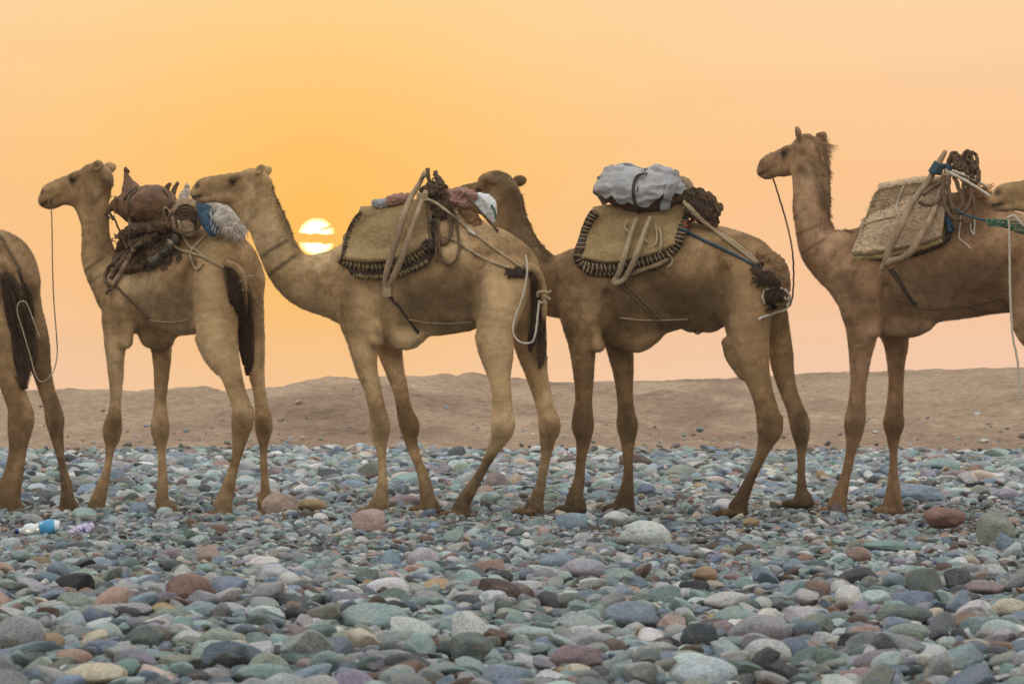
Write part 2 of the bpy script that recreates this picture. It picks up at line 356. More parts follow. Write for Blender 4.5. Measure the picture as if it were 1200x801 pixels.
SKIN = {}
def make_camel(name, label, spec, mat, hairm, group, name_key='x', fur_n=120000):
    Y0 = spec['Y0']; yc = spec['yc']
    Yof = lambda px, dy: Y0 + yc(px) + dy
    pts = []
    def W3(px, py, dy): return np.array(P(px, py, Yof(px, dy)))
    lo = np.array([1e9] * 3); hi = -lo
    jobs = []
    for ch in spec['chains']:
        q = ch['p']; sy = ch.get('sy', 0.85); k = ch.get('k', 0.05)
        st = []
        for a in q:
            wa = W3(*a[:3]); ra = R(a[3] - ((-.7 if 484 < a[1] < 514 else 1.15 if 520 < a[1] < 568 else .3) if 5 < a[3] < 15 and a[1] > 420 and len(q) > 6 else 0), Yof(a[0], a[2])); st.append((wa, ra))
            lo = np.minimum(lo, wa - ra * 1.1); hi = np.maximum(hi, wa + ra * 1.1)
        jobs.append((st, k, sy, ch.get('cut', False)))
    hc = W3(*spec['head'][0]); hf = Vector(spec['head'][1]).normalized(); tipn = hc + np.array(hf) * .46
    for q in (hc + .17, hc - .17, tipn - .12, tipn + .1): lo = np.minimum(lo, q); hi = np.maximum(hi, q)
    feet = []
    for (px, py, dy) in spec['feet']:
        wp = W3(px, py, dy); feet.append(wp); lo = np.minimum(lo, wp - .16); hi = np.maximum(hi, wp + .16)
    fd = Field(lo - .03, hi + .03, spec.get('vox', VOX))
    cuts = [j for j in jobs if j[3]]
    for j in jobs:
        if not j[3]: fd.chain(*j)
    hw = head(fd, Vector(hc), hf, ear=spec.get('ear', (-.075, .10, .12)), size=spec.get('hs', 1.0), ear2=spec.get('ear2'))
    for wp, dv in zip(feet, spec['fdir']): foot(fd, wp, dv)
    for j in cuts: fd.chain(*j)
    V, Q = fd.nets()
    # skin relief: slow lumps pushed along the field normal
    me = mesh_np(name, V, Q)
    nr = np.zeros(len(V) * 3, np.float32); me.vertex_normals.foreach_get('vector', nr); nr = nr.reshape(-1, 3)
    hsh = fbm3(V * np.array([4.0, 4.0, 3.0])) * .008 + fbm3(V * np.array([13.0, 13.0, 9.0]) + 5) * .0045
    V = V + nr * hsh[:, None]; me.vertices.foreach_set('co', V.astype(np.float32).ravel()); me.update()
    # coat markings, with flank and crease shade and light on thighs painted in
    mark = np.zeros(len(V), np.float32); pale = np.zeros(len(V), np.float32)
    V = V.astype(np.float32)
    zf = min(q[2] for q in feet)
    dl = spec.get('dirty', (0.75, 0.15, 0.75))
    for i, (z1, z0, s_) in enumerate([dl]):
        tt = np.clip((z1 - (V[:, 2] - zf)) / (z1 - z0), 0, 1); mark = np.maximum(mark, tt * tt * s_)
    if 'hinddirt' in spec:
        z1, z0, s_, xs = spec['hinddirt']; X0 = (xs - 600) / FP * Y0
        tt = np.clip((z1 - (V[:, 2] - zf)) / (z1 - z0), 0, 1) * np.clip((V[:, 0] - X0) / .15, 0, 1); mark = np.maximum(mark, tt * s_)
    U = 600 + V[:, 0] / V[:, 1] * FP; Vv = HY - (V[:, 2] - EYE) / V[:, 1] * FP
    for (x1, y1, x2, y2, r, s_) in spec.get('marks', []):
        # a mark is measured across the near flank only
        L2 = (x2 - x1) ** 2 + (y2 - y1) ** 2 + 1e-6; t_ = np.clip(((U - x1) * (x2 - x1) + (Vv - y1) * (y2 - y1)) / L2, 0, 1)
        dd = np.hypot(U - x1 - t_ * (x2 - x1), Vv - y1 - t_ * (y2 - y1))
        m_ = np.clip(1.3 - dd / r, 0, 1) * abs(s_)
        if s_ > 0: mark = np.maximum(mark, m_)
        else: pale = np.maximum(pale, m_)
    for (q, r, s_) in [((.128, .078, .002), .034, .8), ((.128, -.078, .002), .034, .8), ((.387, .052, 0), .024, 1.), ((.387, -.052, 0), .024, 1.),
                       ((.38, .045, -.09), .035, .35), *[((.43 - .012 * i, s_ * (.044 + .0012 * i), -.080 + .0006 * i), .015, .95) for i in range(12) for s_ in (-1, 1)], *[((spec.get('ear', (-.09, .1, .1))[0] * .7, s_ * .088, spec.get('ear', (-.09, .1, .1))[2] * .7 + .014), .022, .55) for s_ in (-1, 1)], ((.20, .06, -.10), .03, .25), ((.04, .085, -.06), .03, .2), ((-.05, .06, -.03), .03, .5), ((.41, 0, -.05), .05, .3)]:
        dd = np.linalg.norm(V - hw(*q), axis=1); mark = np.maximum(mark, np.clip(1.4 - dd / r, 0, 1) * s_)  # shade of mouth crease and nostrils painted in, beside dark eye rims and ears
    for nm, arr in (('mark', mark), ('pale', pale)):
        at = me.attributes.new(nm, 'FLOAT', 'POINT'); at.data.foreach_set('value', arr)
    SKIN[name_key] = (V, nr, Q, mark, pale)
    root = empty(name, Vector((float(np.mean([q[0] for q in feet])), Yof(spec['head'][0][0] + 150, 0), float(zf))), label, 'camel', group)
    body = link('body', me, mat, root)
    if fur_n: fur(V, nr, mark, pale, mat, root, fur_n, hw, spec)
    bvh = BVHTree.FromPolygons([Vector(q) for q in V.tolist()], Q.tolist())
    for s_ in (-1, 1):
        e = uvball(Vector(hw(.126, s_ * .066, .002)), (.017, .017, .017), 12, 8); link('eye', mesh_np('eye', *e), M_EYE, root)
        # lashes and upper lid
        tb = Tubes()
        for j in range(9):
            a = -0.9 + j * 0.225
            p0 = Vector(hw(.126 + .02 * math.sin(a), s_ * .084, .010 + .006 * math.cos(a))); p1 = Vector(hw(.130 + .034 * math.sin(a), s_ * .108, .002 + .006 * math.cos(a)))
            tb.tube([p0, p1], [.0022, .0008], 4)
        tb.link('eyelash', hairm, root)
    return dict(root=root, bvh=bvh, hw=hw, Yof=Yof, body=body, feet=feet, Y0=Y0)

def fur(V, N, mark, pale, mat, root, n, hw, spec):
    "short coat: fine hairs lying back and down over the skin, longer along the crest of the neck, throat and hump"
    R_ = np.random.RandomState(len(V) % 9999); vis = np.arange(len(V)); w_ = np.ones(len(V)); px = 600 + V[:, 0] / V[:, 1] * FP; py = HY - (V[:, 2] - EYE) / V[:, 1] * FP
    w_[(px < -25) | (px > 1225)] = 0; w_[N[:, 1] > .75] *= .25
    pick = R_.choice(vis, n, p=w_ / w_.sum()); p = V[pick] + R_.normal(0, .004, (n, 3)); nn = N[pick]
    head_c = np.array(hw(.1, 0, 0)); dh = np.linalg.norm(p - head_c, axis=1)
    flow = np.tile(np.array([[.45, 0, -1.0]]), (n, 1)) + fbm3(p * 5.0)[:, None] * np.array([[.9, .3, .5]]) + R_.normal(0, .18, (n, 3))
    flow[dh < .34] = np.array(hw(-.3, 0, -.05)) - np.array(hw(.3, 0, .05)); flow /= np.linalg.norm(flow, axis=1, keepdims=True)
    flow -= nn * (flow * nn).sum(1, keepdims=True); flow /= np.linalg.norm(flow, axis=1, keepdims=True) + 1e-6
    L = R_.uniform(.0035, .0065, n); L[dh < .36] *= .5; zz = p[:, 2]; L[zz < .95] *= .6
    for (x1, y1, x2, y2, r, m) in spec.get('long', []):
        U = 600 + p[:, 0] / p[:, 1] * FP; Vv = HY - (p[:, 2] - EYE) / p[:, 1] * FP
        t = np.clip(((U - x1) * (x2 - x1) + (Vv - y1) * (y2 - y1)) / ((x2 - x1) ** 2 + (y2 - y1) ** 2 + 1e-6), 0, 1); dd = np.hypot(U - x1 - t * (x2 - x1), Vv - y1 - t * (y2 - y1))
        L *= 1 + (m * 2.8 - 1) * np.clip(1.4 - dd / r, 0, 1)
    lift = .08 + .16 * R_.rand(n)[:, None] * np.clip(L / .02, .5, 1.6)[:, None]
    d0 = flow + nn * lift; d0 /= np.linalg.norm(d0, axis=1, keepdims=True)
    p0 = V[pick] * 0 + p - nn * .002; p1 = p0 + d0 * (L * .55)[:, None]; p2 = p1 + (d0 + np.array([[0, 0, -.25]])) * (L * .45)[:, None]
    cu = bpy.data.hair_curves.new('fur'); cu.add_curves([3] * n)
    pos = np.stack([p0, p1, p2], 1).astype(np.float32).reshape(-1, 3)
    cu.attributes['position'].data.foreach_set('vector', pos.ravel())
    ra = cu.attributes.get('radius') or cu.attributes.new('radius', 'FLOAT', 'POINT'); ra.data.foreach_set('value', np.tile(np.array([.0008, .0007, .0002], np.float32), n))
    for nm, arr in (('mark', mark), ('pale', pale)):
        at = cu.attributes.new(nm, 'FLOAT', 'CURVE'); at.data.foreach_set('value', np.clip(arr[pick] + R_.normal(0, .05, n), 0, 1).astype(np.float32))
    cu.materials.append(mat); o = bpy.data.objects.new('fur', cu); COL.objects.link(o); o.parent = root; o.matrix_parent_inverse = Matrix.Translation(-root.location); return o

def uvball(c, r, nu=16, nv=10):
    V = []; F = []
    for i in range(nv + 1):
        th = math.pi * i / nv
        for j in range(nu):
            ph = 2 * math.pi * j / nu
            V.append((c[0] + r[0] * math.sin(th) * math.cos(ph), c[1] + r[1] * math.sin(th) * math.sin(ph), c[2] + r[2] * math.cos(th)))
    for i in range(nv):
        for j in range(nu): F.append((i * nu + j, (i + 1) * nu + j, (i + 1) * nu + (j + 1) % nu, i * nu + (j + 1) % nu))
    return V, F

def catmull(pts, n=6):
    if len(pts) < 3: return [Vector(p) for p in pts]
    Q = [Vector(p) for p in pts]; Q = [Q[0] * 2 - Q[1]] + Q + [Q[-1] * 2 - Q[-2]]; out_ = []
    for i in range(1, len(Q) - 2):
        p0, p1, p2, p3 = Q[i - 1:i + 3]
        for j in range(n):
            t = j / n; out_.append(0.5 * ((2 * p1) + (p2 - p0) * t + (2 * p0 - 5 * p1 + 4 * p2 - p3) * t * t + (3 * p1 - p0 - 3 * p2 + p3) * t ** 3))
    out_.append(Q[-2]); return out_
class Tubes:
    def __init__(s): s.V = []; s.F = []
    def tube(s, pts, r, sides=7, twist=0.0, lobes=0, la=0.0, flat=1.0, jit=0.0):
        pts = [Vector(p) for p in pts]
        if (lobes or jit) and len(pts) > 2:      # even, close stations so that strands and knobs read
            L = [0]
            for i in range(1, len(pts)): L.append(L[-1] + (pts[i] - pts[i - 1]).length)
            m_ = max(len(pts), min(400, int(L[-1] / (.011 if lobes else .03)))); t_ = np.linspace(0, L[-1], m_)
            if hasattr(r, '__len__'): rr_ = r; r = [float(np.interp(x / max(L[-1], 1e-6), np.linspace(0, 1, len(rr_)), rr_)) for x in t_]
            pts = [Vector([float(np.interp(x, L, [p[k] for p in pts])) for k in range(3)]) for x in t_]
        n = len(pts)
        if not hasattr(r, '__len__'): r = [r] * n
        elif len(r) != n:
            rr_ = r; r = [float(np.interp(i / (n - 1), np.linspace(0, 1, len(rr_)), rr_)) for i in range(n)]
        b = len(s.V); up = Vector((0, -1, 0.2)).normalized(); prev = None
        for i, p in enumerate(pts):
            t = (pts[min(i + 1, n - 1)] - pts[max(i - 1, 0)])
            if t.length < 1e-7: t = Vector((0, 0, 1))
            t.normalize()
            if prev is None: a = (up - t * up.dot(t)); a = a if a.length > .05 else Vector((1, 0, 0)) - t * t.x
            else: a = prev - t * prev.dot(t)
            a.normalize(); prev = a; c = t.cross(a)
            for j in range(sides):
                an = 2 * math.pi * j / sides; rad = r[i] * (1 + (la * math.cos(lobes * an + twist * i) if lobes else 0)) * (1 + random.uniform(-jit, jit))
                s.V.append(p + a * math.cos(an) * rad * flat + c * math.sin(an) * rad)
        for i in range(n - 1):
            for j in range(sides):
                j2 = (j + 1) % sides; s.F.append((b + i * sides + j, b + i * sides + j2, b + (i + 1) * sides + j2, b + (i + 1) * sides + j))
        s.F.append(tuple(b + j for j in reversed(range(sides)))); s.F.append(tuple(b + (n - 1) * sides + j for j in range(sides)))
    def link(s, name, mat, parent=None): return link(name, mesh_np(name, s.V, s.F), mat, parent)

M_EYE = simple_mat('eye_dark', (0.012, 0.008, 0.006), 0.1, 0.12, 20, 0.0, spec=0.6)
M_COAT_TAN = coat_mat('coat_tan', (0.248, 0.153, 0.075), (0.397, 0.260, 0.133), (0.566, 0.403, 0.230))
M_COAT_PALE = coat_mat('coat_pale', (0.278, 0.175, 0.084), (0.436, 0.290, 0.149), (0.616, 0.442, 0.256))
M_COAT_BROWN = coat_mat('coat_brown', (0.188, 0.115, 0.056), (0.308, 0.192, 0.096), (0.436, 0.293, 0.159))
M_COAT_D = coat_mat('coat_mid_brown', (0.163, 0.098, 0.045), (0.265, 0.164, 0.079), (0.391, 0.257, 0.138))
M_COAT_RED = coat_mat('coat_reddish', (0.219, 0.126, 0.067), (0.328, 0.197, 0.109), (0.447, 0.288, 0.172))
M_HAIR = simple_mat('tail_hair', (0.045, 0.026, 0.016), 0.7, 0.7, 60, col2=(0.11, 0.065, 0.036))
M_HAIR_MID = simple_mat('nape_hair', (0.20, 0.12, 0.06), 0.4, 0.8, 60)

def lin(x0, s_): return lambda px: (x0 - px) / 170.0 * s_
SP = {}
# camel with the lead position in full view, on the left of the picture
SP['B'] = dict(long=[(127, 215, 129, 290, 7, 2.2), (103, 246, 97, 300, 5, 1.4)], hs=1.08, Y0=20.75, yc=lin(280, .42), head=((110, 206, -.02), (-.9, .34, -.27)), ear=(-.125, .092, .030),
  feet=[(108, 605, -.20), (194, 605, .16), (257, 608, -.16), (309, 607, .15)],
  fdir=[(-1, .25, 0), (-.7, .3, 0), (-1, .1, 0), (-.5, -.5, 0)],
  marks=[(97, 262, 128, 258, 2, .25), (98, 318, 122, 300, 2.2, .55), (106, 330, 128, 317, 2.0, .4), (118, 206, 124, 214, 6, .7), (134, 400, 137, 408, 7, -.8),
         (186, 398, 186, 398, 14, .35), (246, 330, 256, 440, 20, -.6), (172, 352, 210, 350, 26, .5), (218, 320, 220, 380, 4, .25), (133, 495, 131, 510, 9, .45), (187, 500, 188, 510, 9, .5), (285, 488, 283, 505, 9, .4), (308, 495, 309, 506, 8, .6), (113, 225, 120, 240, 5, -.4)],  # includes flank shade, its crease line and a lit thigh painted as coat tone
  dirty=(.62, .05, .7), chains=[
  dict(p=[(152, 345, 0, 36), (178, 345, 0, 46), (205, 343, 0, 50), (235, 337, 0, 51), (258, 321, 0, 46)], sy=.78, k=.12),
  dict(p=[(170, 318, 0, 24), (205, 300, 0, 40), (238, 302, 0, 31), (262, 305, 0, 30), (284, 331, 0, 23)], sy=.7, k=.08),
  dict(p=[(148, 342, 0, 32), (130, 327, 0, 26), (117, 305, 0, 21), (112, 280, 0, 16), (111, 252, 0, 15.5), (111, 226, 0, 16.5), (108, 212, 0, 16)], sy=.80, k=.06),
  dict(p=[(82, 232, 0, 6), (95, 238, 0, 10), (103, 250, 0, 10)], sy=.7, k=.05),
  dict(p=[(152, 345, -.12, 32), (142, 372, -.15, 23), (137, 386, -.18, 16.5), (135, 410, -.18, 12), (136, 440, -.18, 9), (135.5, 470, -.18, 7.3), (134, 487, -.18, 8), (132, 500, -.18, 10.5), (131, 511, -.18, 9.5), (129, 526, -.18, 6.4), (125, 551, -.18, 6.2), (119, 572, -.19, 8), (115, 586, -.19, 9.5), (111, 597, -.20, 10)], k=.04, sy=.9),
  dict(p=[(149, 388, -.22, 8), (147, 400, -.22, 9)], k=.04),
  dict(p=[(172, 350, .12, 28), (184, 388, .13, 17), (189, 410, .14, 12), (189, 440, .14, 9.2), (188, 470, .14, 7.3), (187.5, 487, .14, 8.5), (187, 502, .14, 10.3), (188, 512, .14, 8.5), (189, 525, .14, 6.4), (190, 545, .15, 5.9), (191, 572, .15, 7), (190, 586, .15, 9), (193, 597, .16, 9.5)], k=.035, sy=.9),
  dict(p=[(178, 394, -.02, 14), (190, 397, -.02, 14)], k=.05),
  dict(p=[(250, 333, -.08, 37), (251, 362, -.13, 30), (254, 390, -.16, 24.5), (259, 410, -.16, 21), (269, 433, -.16, 14), (277, 458, -.16, 11.5), (283, 476, -.16, 11.5), (285, 490, -.16, 12.5), (282, 507, -.16, 9.8), (278.5, 530, -.16, 7.3), (272, 554, -.16, 6.8), (266, 575, -.16, 9), (261, 590, -.16, 11)], k=.045, sy=.85),
  dict(p=[(236, 395, -.18, 8), (245, 415, -.17, 8), (256, 434, -.16, 5)], k=.03),
  dict(p=[(289, 488, -.16, 6), (293, 480, -.16, 4)], k=.02),
  dict(p=[(284, 333, .06, 24), (291, 365, .11, 18), (298, 394, .12, 12), (300, 434, .12, 10.5), (304, 458, .12, 7.6), (307, 480, .12, 8.3), (309, 495, .12, 9.5), (309, 508, .12, 8), (309, 522, .12, 6.2), (309, 545, .13, 5.5), (311, 572, .13, 5.8), (310, 588, .14, 9)], k=.035, sy=.9),
  dict(p=[(205, 372, 0, 12), (222, 374, 0, 9)], k=.08)])
# camel in the middle, head resting over the gear of the one before
SP['C'] = dict(long=[(320, 215, 348, 290, 8, 2.4), (548, 262, 556, 270, 10, 2.5), (300, 250, 312, 320, 6, 1.3)], Y0=19.82, yc=lin(600, .30), head=((296, 212, -.28), (-.95, .16, -.075)), ear=(-.115, .088, .085),
  feet=[(439, 604, -.20), (500, 602, .16), (535, 608, -.16), (621, 605, .14)],
  fdir=[(-1, .1, 0), (-1, .2, 0), (-1, -.1, 0), (-1, .2, 0)],
  marks=[(304, 301, 336, 282, 2.6, .75), (315, 322, 345, 300, 2.8, .8), (328, 240, 345, 285, 6, .35), (398, 305, 410, 345, 10, .22), (440, 388, 452, 396, 6, .4), (470, 393, 480, 395, 16, -.7),
         (484, 405, 490, 400, 3, .5), (560, 410, 568, 438, 8, .45), (440, 485, 448, 510, 12, .55), (470, 480, 484, 515, 12, .6), (448, 448, 448, 452, 2, .8), (585, 505, 580, 520, 12, .45),
         (575, 540, 535, 606, 13, .8), (644, 500, 640, 520, 11, .5), (610, 380, 606, 425, 6, .35), (350, 345, 375, 365, 18, -.3), (490, 352, 544, 348, 34, .62), (505, 375, 550, 378, 14, .5), (470, 300, 540, 320, 20, .2), (440, 320, 452, 380, 5, .18), (588, 335, 582, 440, 24, -.8), (425, 350, 430, 420, 14, -.4), (450, 350, 460, 380, 18, -.3), (420, 400, 440, 440, 10, -.3)],  # darker flank and shoulder crease, paler thigh: part coat colour, part painted light
  dirty=(.70, .05, .85), hinddirt=(.62, .1, .85, 500), chains=[
  dict(p=[(430, 343, 0, 46), (470, 338, 0, 54), (515, 331, 0, 57), (562, 325, 0, 55), (584, 322, 0, 43)], sy=.78, k=.12),
  dict(p=[(418, 308, 0, 26), (455, 292, 0, 34), (500, 285, 0, 43), (545, 290, 0, 30), (572, 298, 0, 30), (600, 312, 0, 26), (612, 322, 0, 20)], sy=.7, k=.08),
  dict(p=[(544, 262, 0, 14), (556, 268, 0, 12)], sy=.9, k=.05),
  dict(p=[(442, 338, 0, 40), (398, 333, -.02, 40), (368, 332, -.06, 33.2), (344, 321, -.12, 26.5), (327, 297, -.18, 22), (315, 267, -.24, 22), (304, 241, -.28, 21), (298, 224, -.28, 19)], sy=.72, k=.07),
  dict(p=[(270, 232, -.28, 8), (285, 240, -.28, 13), (294, 252, -.27, 13)], sy=.7, k=.05),
  dict(p=[(432, 332, -.10, 38), (426, 368, -.15, 30), (424, 396, -.17, 18), (427, 416, -.18, 15.3), (430, 434, -.18, 13), (436, 452, -.18, 11), (440, 470, -.18, 10), (443, 484, -.18, 10.6), (445, 497, -.18, 11.4), (445, 512, -.18, 9.6), (447, 530, -.18, 6.9), (448, 554, -.18, 6.3), (448, 575, -.19, 7.6), (445, 588, -.20, 10), (441, 598, -.20, 11)], k=.04, sy=.9),
  dict(p=[(440, 384, -.24, 9), (441, 397, -.24, 9)], k=.035),
  dict(p=[(446, 355, .12, 30), (455, 392, .14, 19), (457, 411, .15, 15), (463, 434, .15, 11.8), (468, 452, .15, 10), (472, 470, .15, 8.6), (475, 484, .15, 9.6), (480, 499, .15, 10.8), (481, 514, .15, 8.2), (488, 536, .15, 7), (496, 557, .15, 7.4), (500, 574, .15, 8.5), (501.5, 588, .16, 10)], k=.035, sy=.9),
  dict(p=[(458, 388, -.05, 17), (476, 393, -.05, 17), (488, 392, -.05, 12)], k=.05),
  dict(p=[(586, 330, -.10, 38), (583, 358, -.15, 30), (579, 386, -.17, 23.5), (583, 412, -.17, 19), (584, 430, -.17, 15.5), (586, 446, -.17, 12.6), (588, 464, -.17, 11.6), (589, 484, -.17, 12), (589, 502, -.17, 13), (585, 514, -.17, 10.5), (573, 536, -.17, 7.6), (560, 560, -.17, 7.3), (549, 578, -.17, 8), (541, 592, -.17, 10)], k=.045, sy=.85),
  dict(p=[(566, 395, -.20, 9), (569, 415, -.19, 8.5), (577, 434, -.18, 5)], k=.025),
  dict(p=[(595, 498, -.17, 7), (599, 490, -.17, 4)], k=.02),
  dict(p=[(606, 342, .08, 27), (616, 382, .13, 21), (623, 412, .14, 17.5), (628, 434, .14, 13.5), (635, 462, .14, 11.2), (641, 484, .14, 11), (644, 499, .14, 12), (642, 514, .14, 9.6), (639.5, 536, .14, 6.9), (635, 560, .14, 6.6), (631, 578, .14, 7.4), (627, 592, .14, 9)], k=.035, sy=.9),
  dict(p=[(515, 376, 0, 14), (545, 374, 0, 11)], k=.08)])
# camel with the tied-up tail
SP['D'] = dict(long=[(606, 228, 640, 298, 9, 2.4), (582, 200, 600, 205, 8, 1.8)], Y0=20.05, yc=lin(880, .24), head=((586, 222, .08), (-.66, .75, -.03)), ear=(-.06, .165, .065), hs=1.12,
  feet=[(671, 602, -.20), (727, 600, .16), (860, 606, -.16), (938, 595, .14)],
  fdir=[(-1, .1, 0), (-1, .2, 0), (-1, -.1, 0), (-.6, .4, 0)],
  marks=[(608, 232, 640, 296, 9, .4), (668, 395, 676, 355, 12, .3), (700, 398, 701, 408, 7, -.7), (752, 404, 770, 400, 12, -.3), (683, 490, 683, 512, 13, .6), (735, 485, 736, 512, 12, .6),
         (900, 495, 896, 515, 13, .6), (938, 488, 939, 515, 12, .75), (858, 410, 870, 440, 8, .4), (882, 330, 882, 440, 26, -.6), (888, 560, 862, 600, 12, .7), (735, 350, 832, 350, 32, .55), (846, 330, 845, 388, 5, .3), (670, 350, 700, 330, 16, .15), (592, 205, 612, 290, 20, .6), (575, 215, 590, 235, 14, .35)],  # flank crease shadow painted in; dark flank and pale thigh partly light too
  dirty=(.85, .10, .9), hinddirt=(1.0, .1, .8, 905), chains=[
  dict(p=[(702, 344, 0, 48), (742, 344, 0, 55), (790, 328, 0, 57), (838, 327, 0, 56), (866, 321, 0, 43)], sy=.78, k=.12),
  dict(p=[(690, 316, 0, 27), (728, 296, 0, 36), (770, 288, 0, 42), (808, 292, 0, 31), (845, 302, 0, 32), (875, 309, 0, 28), (892, 322, 0, 22)], sy=.7, k=.08),
  dict(p=[(702, 340, 0, 42), (670, 334, 0, 38), (644, 335, 0, 34), (620, 316, 0, 30), (605, 287, .02, 24), (595, 257, .05, 21.5), (588, 234, .08, 21)], sy=.72, k=.07),
  dict(p=[(570, 213, .04, 10), (584, 213, .08, 13), (593, 222, .06, 14), (597, 238, .05, 15)], sy=.9, k=.04),
  dict(p=[(692, 335, -.10, 38), (685, 370, -.15, 28), (683, 394, -.17, 18.5), (683, 411, -.18, 15.6), (684, 440, -.18, 12.8), (684, 468, -.18, 10.6), (683, 486, -.18, 11.2), (683, 500, -.18, 12.3), (684, 514, -.18, 9.8), (681, 537, -.18, 7.4), (679, 560, -.18, 7.6), (675, 577, -.19, 9), (672, 592, -.20, 11)], k=.04, sy=.9),
  dict(p=[(700, 392, -.24, 8), (701, 405, -.24, 8.5)], k=.03),
  dict(p=[(712, 355, .12, 30), (723, 394, .14, 18), (727, 413, .15, 14.8), (731, 440, .15, 11.7), (733, 470, .15, 9.7), (734, 484, .15, 10.8), (735, 497, .15, 12.2), (736, 512, .15, 9), (736, 537, .15, 6.8), (736, 560, .15, 7.2), (734, 577, .15, 9), (730, 592, .16, 11)], k=.035, sy=.9),
  dict(p=[(728, 390, -.05, 18), (748, 396, -.05, 17), (762, 391, -.05, 13)], k=.05),
  dict(p=[(872, 332, -.10, 36), (874, 362, -.15, 31), (876, 388, -.17, 26), (880, 413, -.17, 21.5), (884, 431, -.17, 17.5), (890, 449, -.17, 14.2), (896, 470, -.17, 12.8), (900, 487, -.17, 13), (902, 502, -.17, 14), (899, 514, -.17, 11.2), (891, 536, -.17, 8), (880, 560, -.17, 7.4), (870, 582, -.17, 8.4), (864, 594, -.17, 10)], k=.045, sy=.85),
  dict(p=[(854, 400, -.20, 9), (859, 418, -.19, 9), (869, 440, -.18, 5)], k=.025),
  dict(p=[(909, 497, -.17, 7), (913, 490, -.17, 4)], k=.02),
  dict(p=[(894, 345, .08, 26), (908, 384, .13, 17.5), (914, 410, .14, 15), (918, 434, .14, 13), (923, 455, .14, 11), (931, 476, .14, 10.2), (937, 495, .14, 11.6), (938.6, 510, .14, 9.4), (939, 530, .14, 6.8), (939, 554, .14, 6), (939.4, 575, .14, 7), (938, 588, .14, 8.5)], k=.035, sy=.9),
  dict(p=[(815, 374, 0, 12), (832, 380, 0, 9)], k=.06),
  dict(p=[(808, 383, 0, 5), (818, 384, 0, 4)], k=.03)])
# camel on the right, head high
SP['E'] = dict(long=[(966, 176, 970, 262, 10, 3.0), (950, 158, 962, 172, 8, 2.2), (922, 216, 930, 250, 5, 1.8), (1125, 228, 1165, 232, 12, 3)], Y0=19.95, yc=lin(1200, .26), head=((941, 176, .05), (-.64, .66, -.19)), hs=.97, ear=(-.055, .095, .150), ear2=(-.06, .205, .125, .12),
  feet=[(976, 605, -.20), (1043, 604, .16), (1226, 608, -.16), (1290, 606, .14)],
  fdir=[(-1, .1, 0), (-.9, -.3, 0), (-1, -.1, 0), (-1, .2, 0)],
  marks=[(940, 198, 944, 204, 8, .55), (955, 196, 966, 240, 7, .5), (933, 275, 962, 262, 1.8, .5), (938, 298, 966, 280, 2, .55), (990, 325, 1002, 345, 8, .4), (1014, 381, 1020, 392, 8, -.6), (1050, 392, 1075, 393, 10, .3),
         (1003, 480, 1001, 506, 12, .5), (1048, 480, 1047, 505, 11, .5), (1052, 430, 1052, 434, 8, .4), (890, 195, 898, 200, 8, .3), (1070, 335, 1165, 328, 34, .5), (1180, 320, 1179, 368, 5, .3)],  # last two paint flank shade and its crease over the browner coat
  dirty=(.5, .05, .55), chains=[
  dict(p=[(1022, 334, 0, 45), (1058, 327, 0, 54), (1105, 321, 0, 56), (1155, 314, 0, 55), (1205, 310, 0, 52), (1240, 312, 0, 42)], sy=.78, k=.12),
  dict(p=[(1012, 298, 0, 31), (1050, 283, 0, 35), (1095, 272, 0, 42), (1140, 268, 0, 40), (1180, 280, 0, 32), (1230, 292, 0, 30), (1262, 312, 0, 22)], sy=.7, k=.08),
  dict(p=[(1015, 324, 0, 39), (987, 308, 0, 35), (964, 292, 0, 26), (954, 272, 0, 21), (950, 248, 0, 20), (949, 222, .02, 19.5), (947, 202, .04, 19)], sy=.75, k=.06),
  dict(p=[(944, 169, .05, 12), (954, 178, .06, 13), (958, 194, .05, 13), (961, 214, .03, 10), (962, 236, .02, 8)], sy=.8, k=.04),
  dict(p=[(1018, 328, -.10, 38), (1013, 358, -.15, 29), (1011, 379, -.17, 20.5), (1010, 396, -.18, 16.8), (1008, 420, -.18, 12.8), (1006, 448, -.18, 9.9), (1004, 470, -.18, 10.4), (1002.5, 486, -.18, 11.6), (1001, 498, -.18, 11.8), (1000, 511, -.18, 9), (996.6, 532, -.18, 6.9), (991, 557, -.18, 6.9), (985, 578, -.19, 9), (980, 594, -.20, 11)], k=.04, sy=.9),
  dict(p=[(1023, 378, -.24, 8), (1024, 388, -.24, 8)], k=.03),
  dict(p=[(1034, 345, .12, 30), (1046, 385, .14, 18), (1050, 402, .15, 14.8), (1050, 426, .15, 11), (1050, 448, .15, 9.4), (1049, 470, .15, 10.2), (1048, 484, .15, 11), (1047.6, 496, .15, 11.4), (1047, 510, .15, 8), (1047, 532, .15, 6), (1047, 557, .15, 7), (1047, 575, .15, 9), (1045, 592, .16, 11)], k=.035, sy=.9),
  dict(p=[(1046, 378, -.05, 17), (1066, 382, -.05, 14), (1082, 378, -.05, 12)], k=.05),
  dict(p=[(1240, 322, -.10, 38), (1222, 348, -.15, 36), (1216, 374, -.17, 31), (1225, 400, -.17, 23), (1236, 425, -.17, 18), (1248, 455, -.17, 13.5), (1260, 485, -.17, 13), (1264, 500, -.17, 14), (1260, 514, -.17, 11), (1250, 540, -.17, 8), (1240, 570, -.17, 8), (1231, 592, -.17, 10)], k=.045, sy=.85),
  dict(p=[(1262, 340, .08, 26), (1272, 384, .13, 19), (1280, 412, .14, 15), (1286, 455, .14, 11), (1294, 495, .14, 12), (1294, 530, .14, 7), (1294, 572, .14, 7), (1292, 592, .14, 9)], k=.035, sy=.9)])
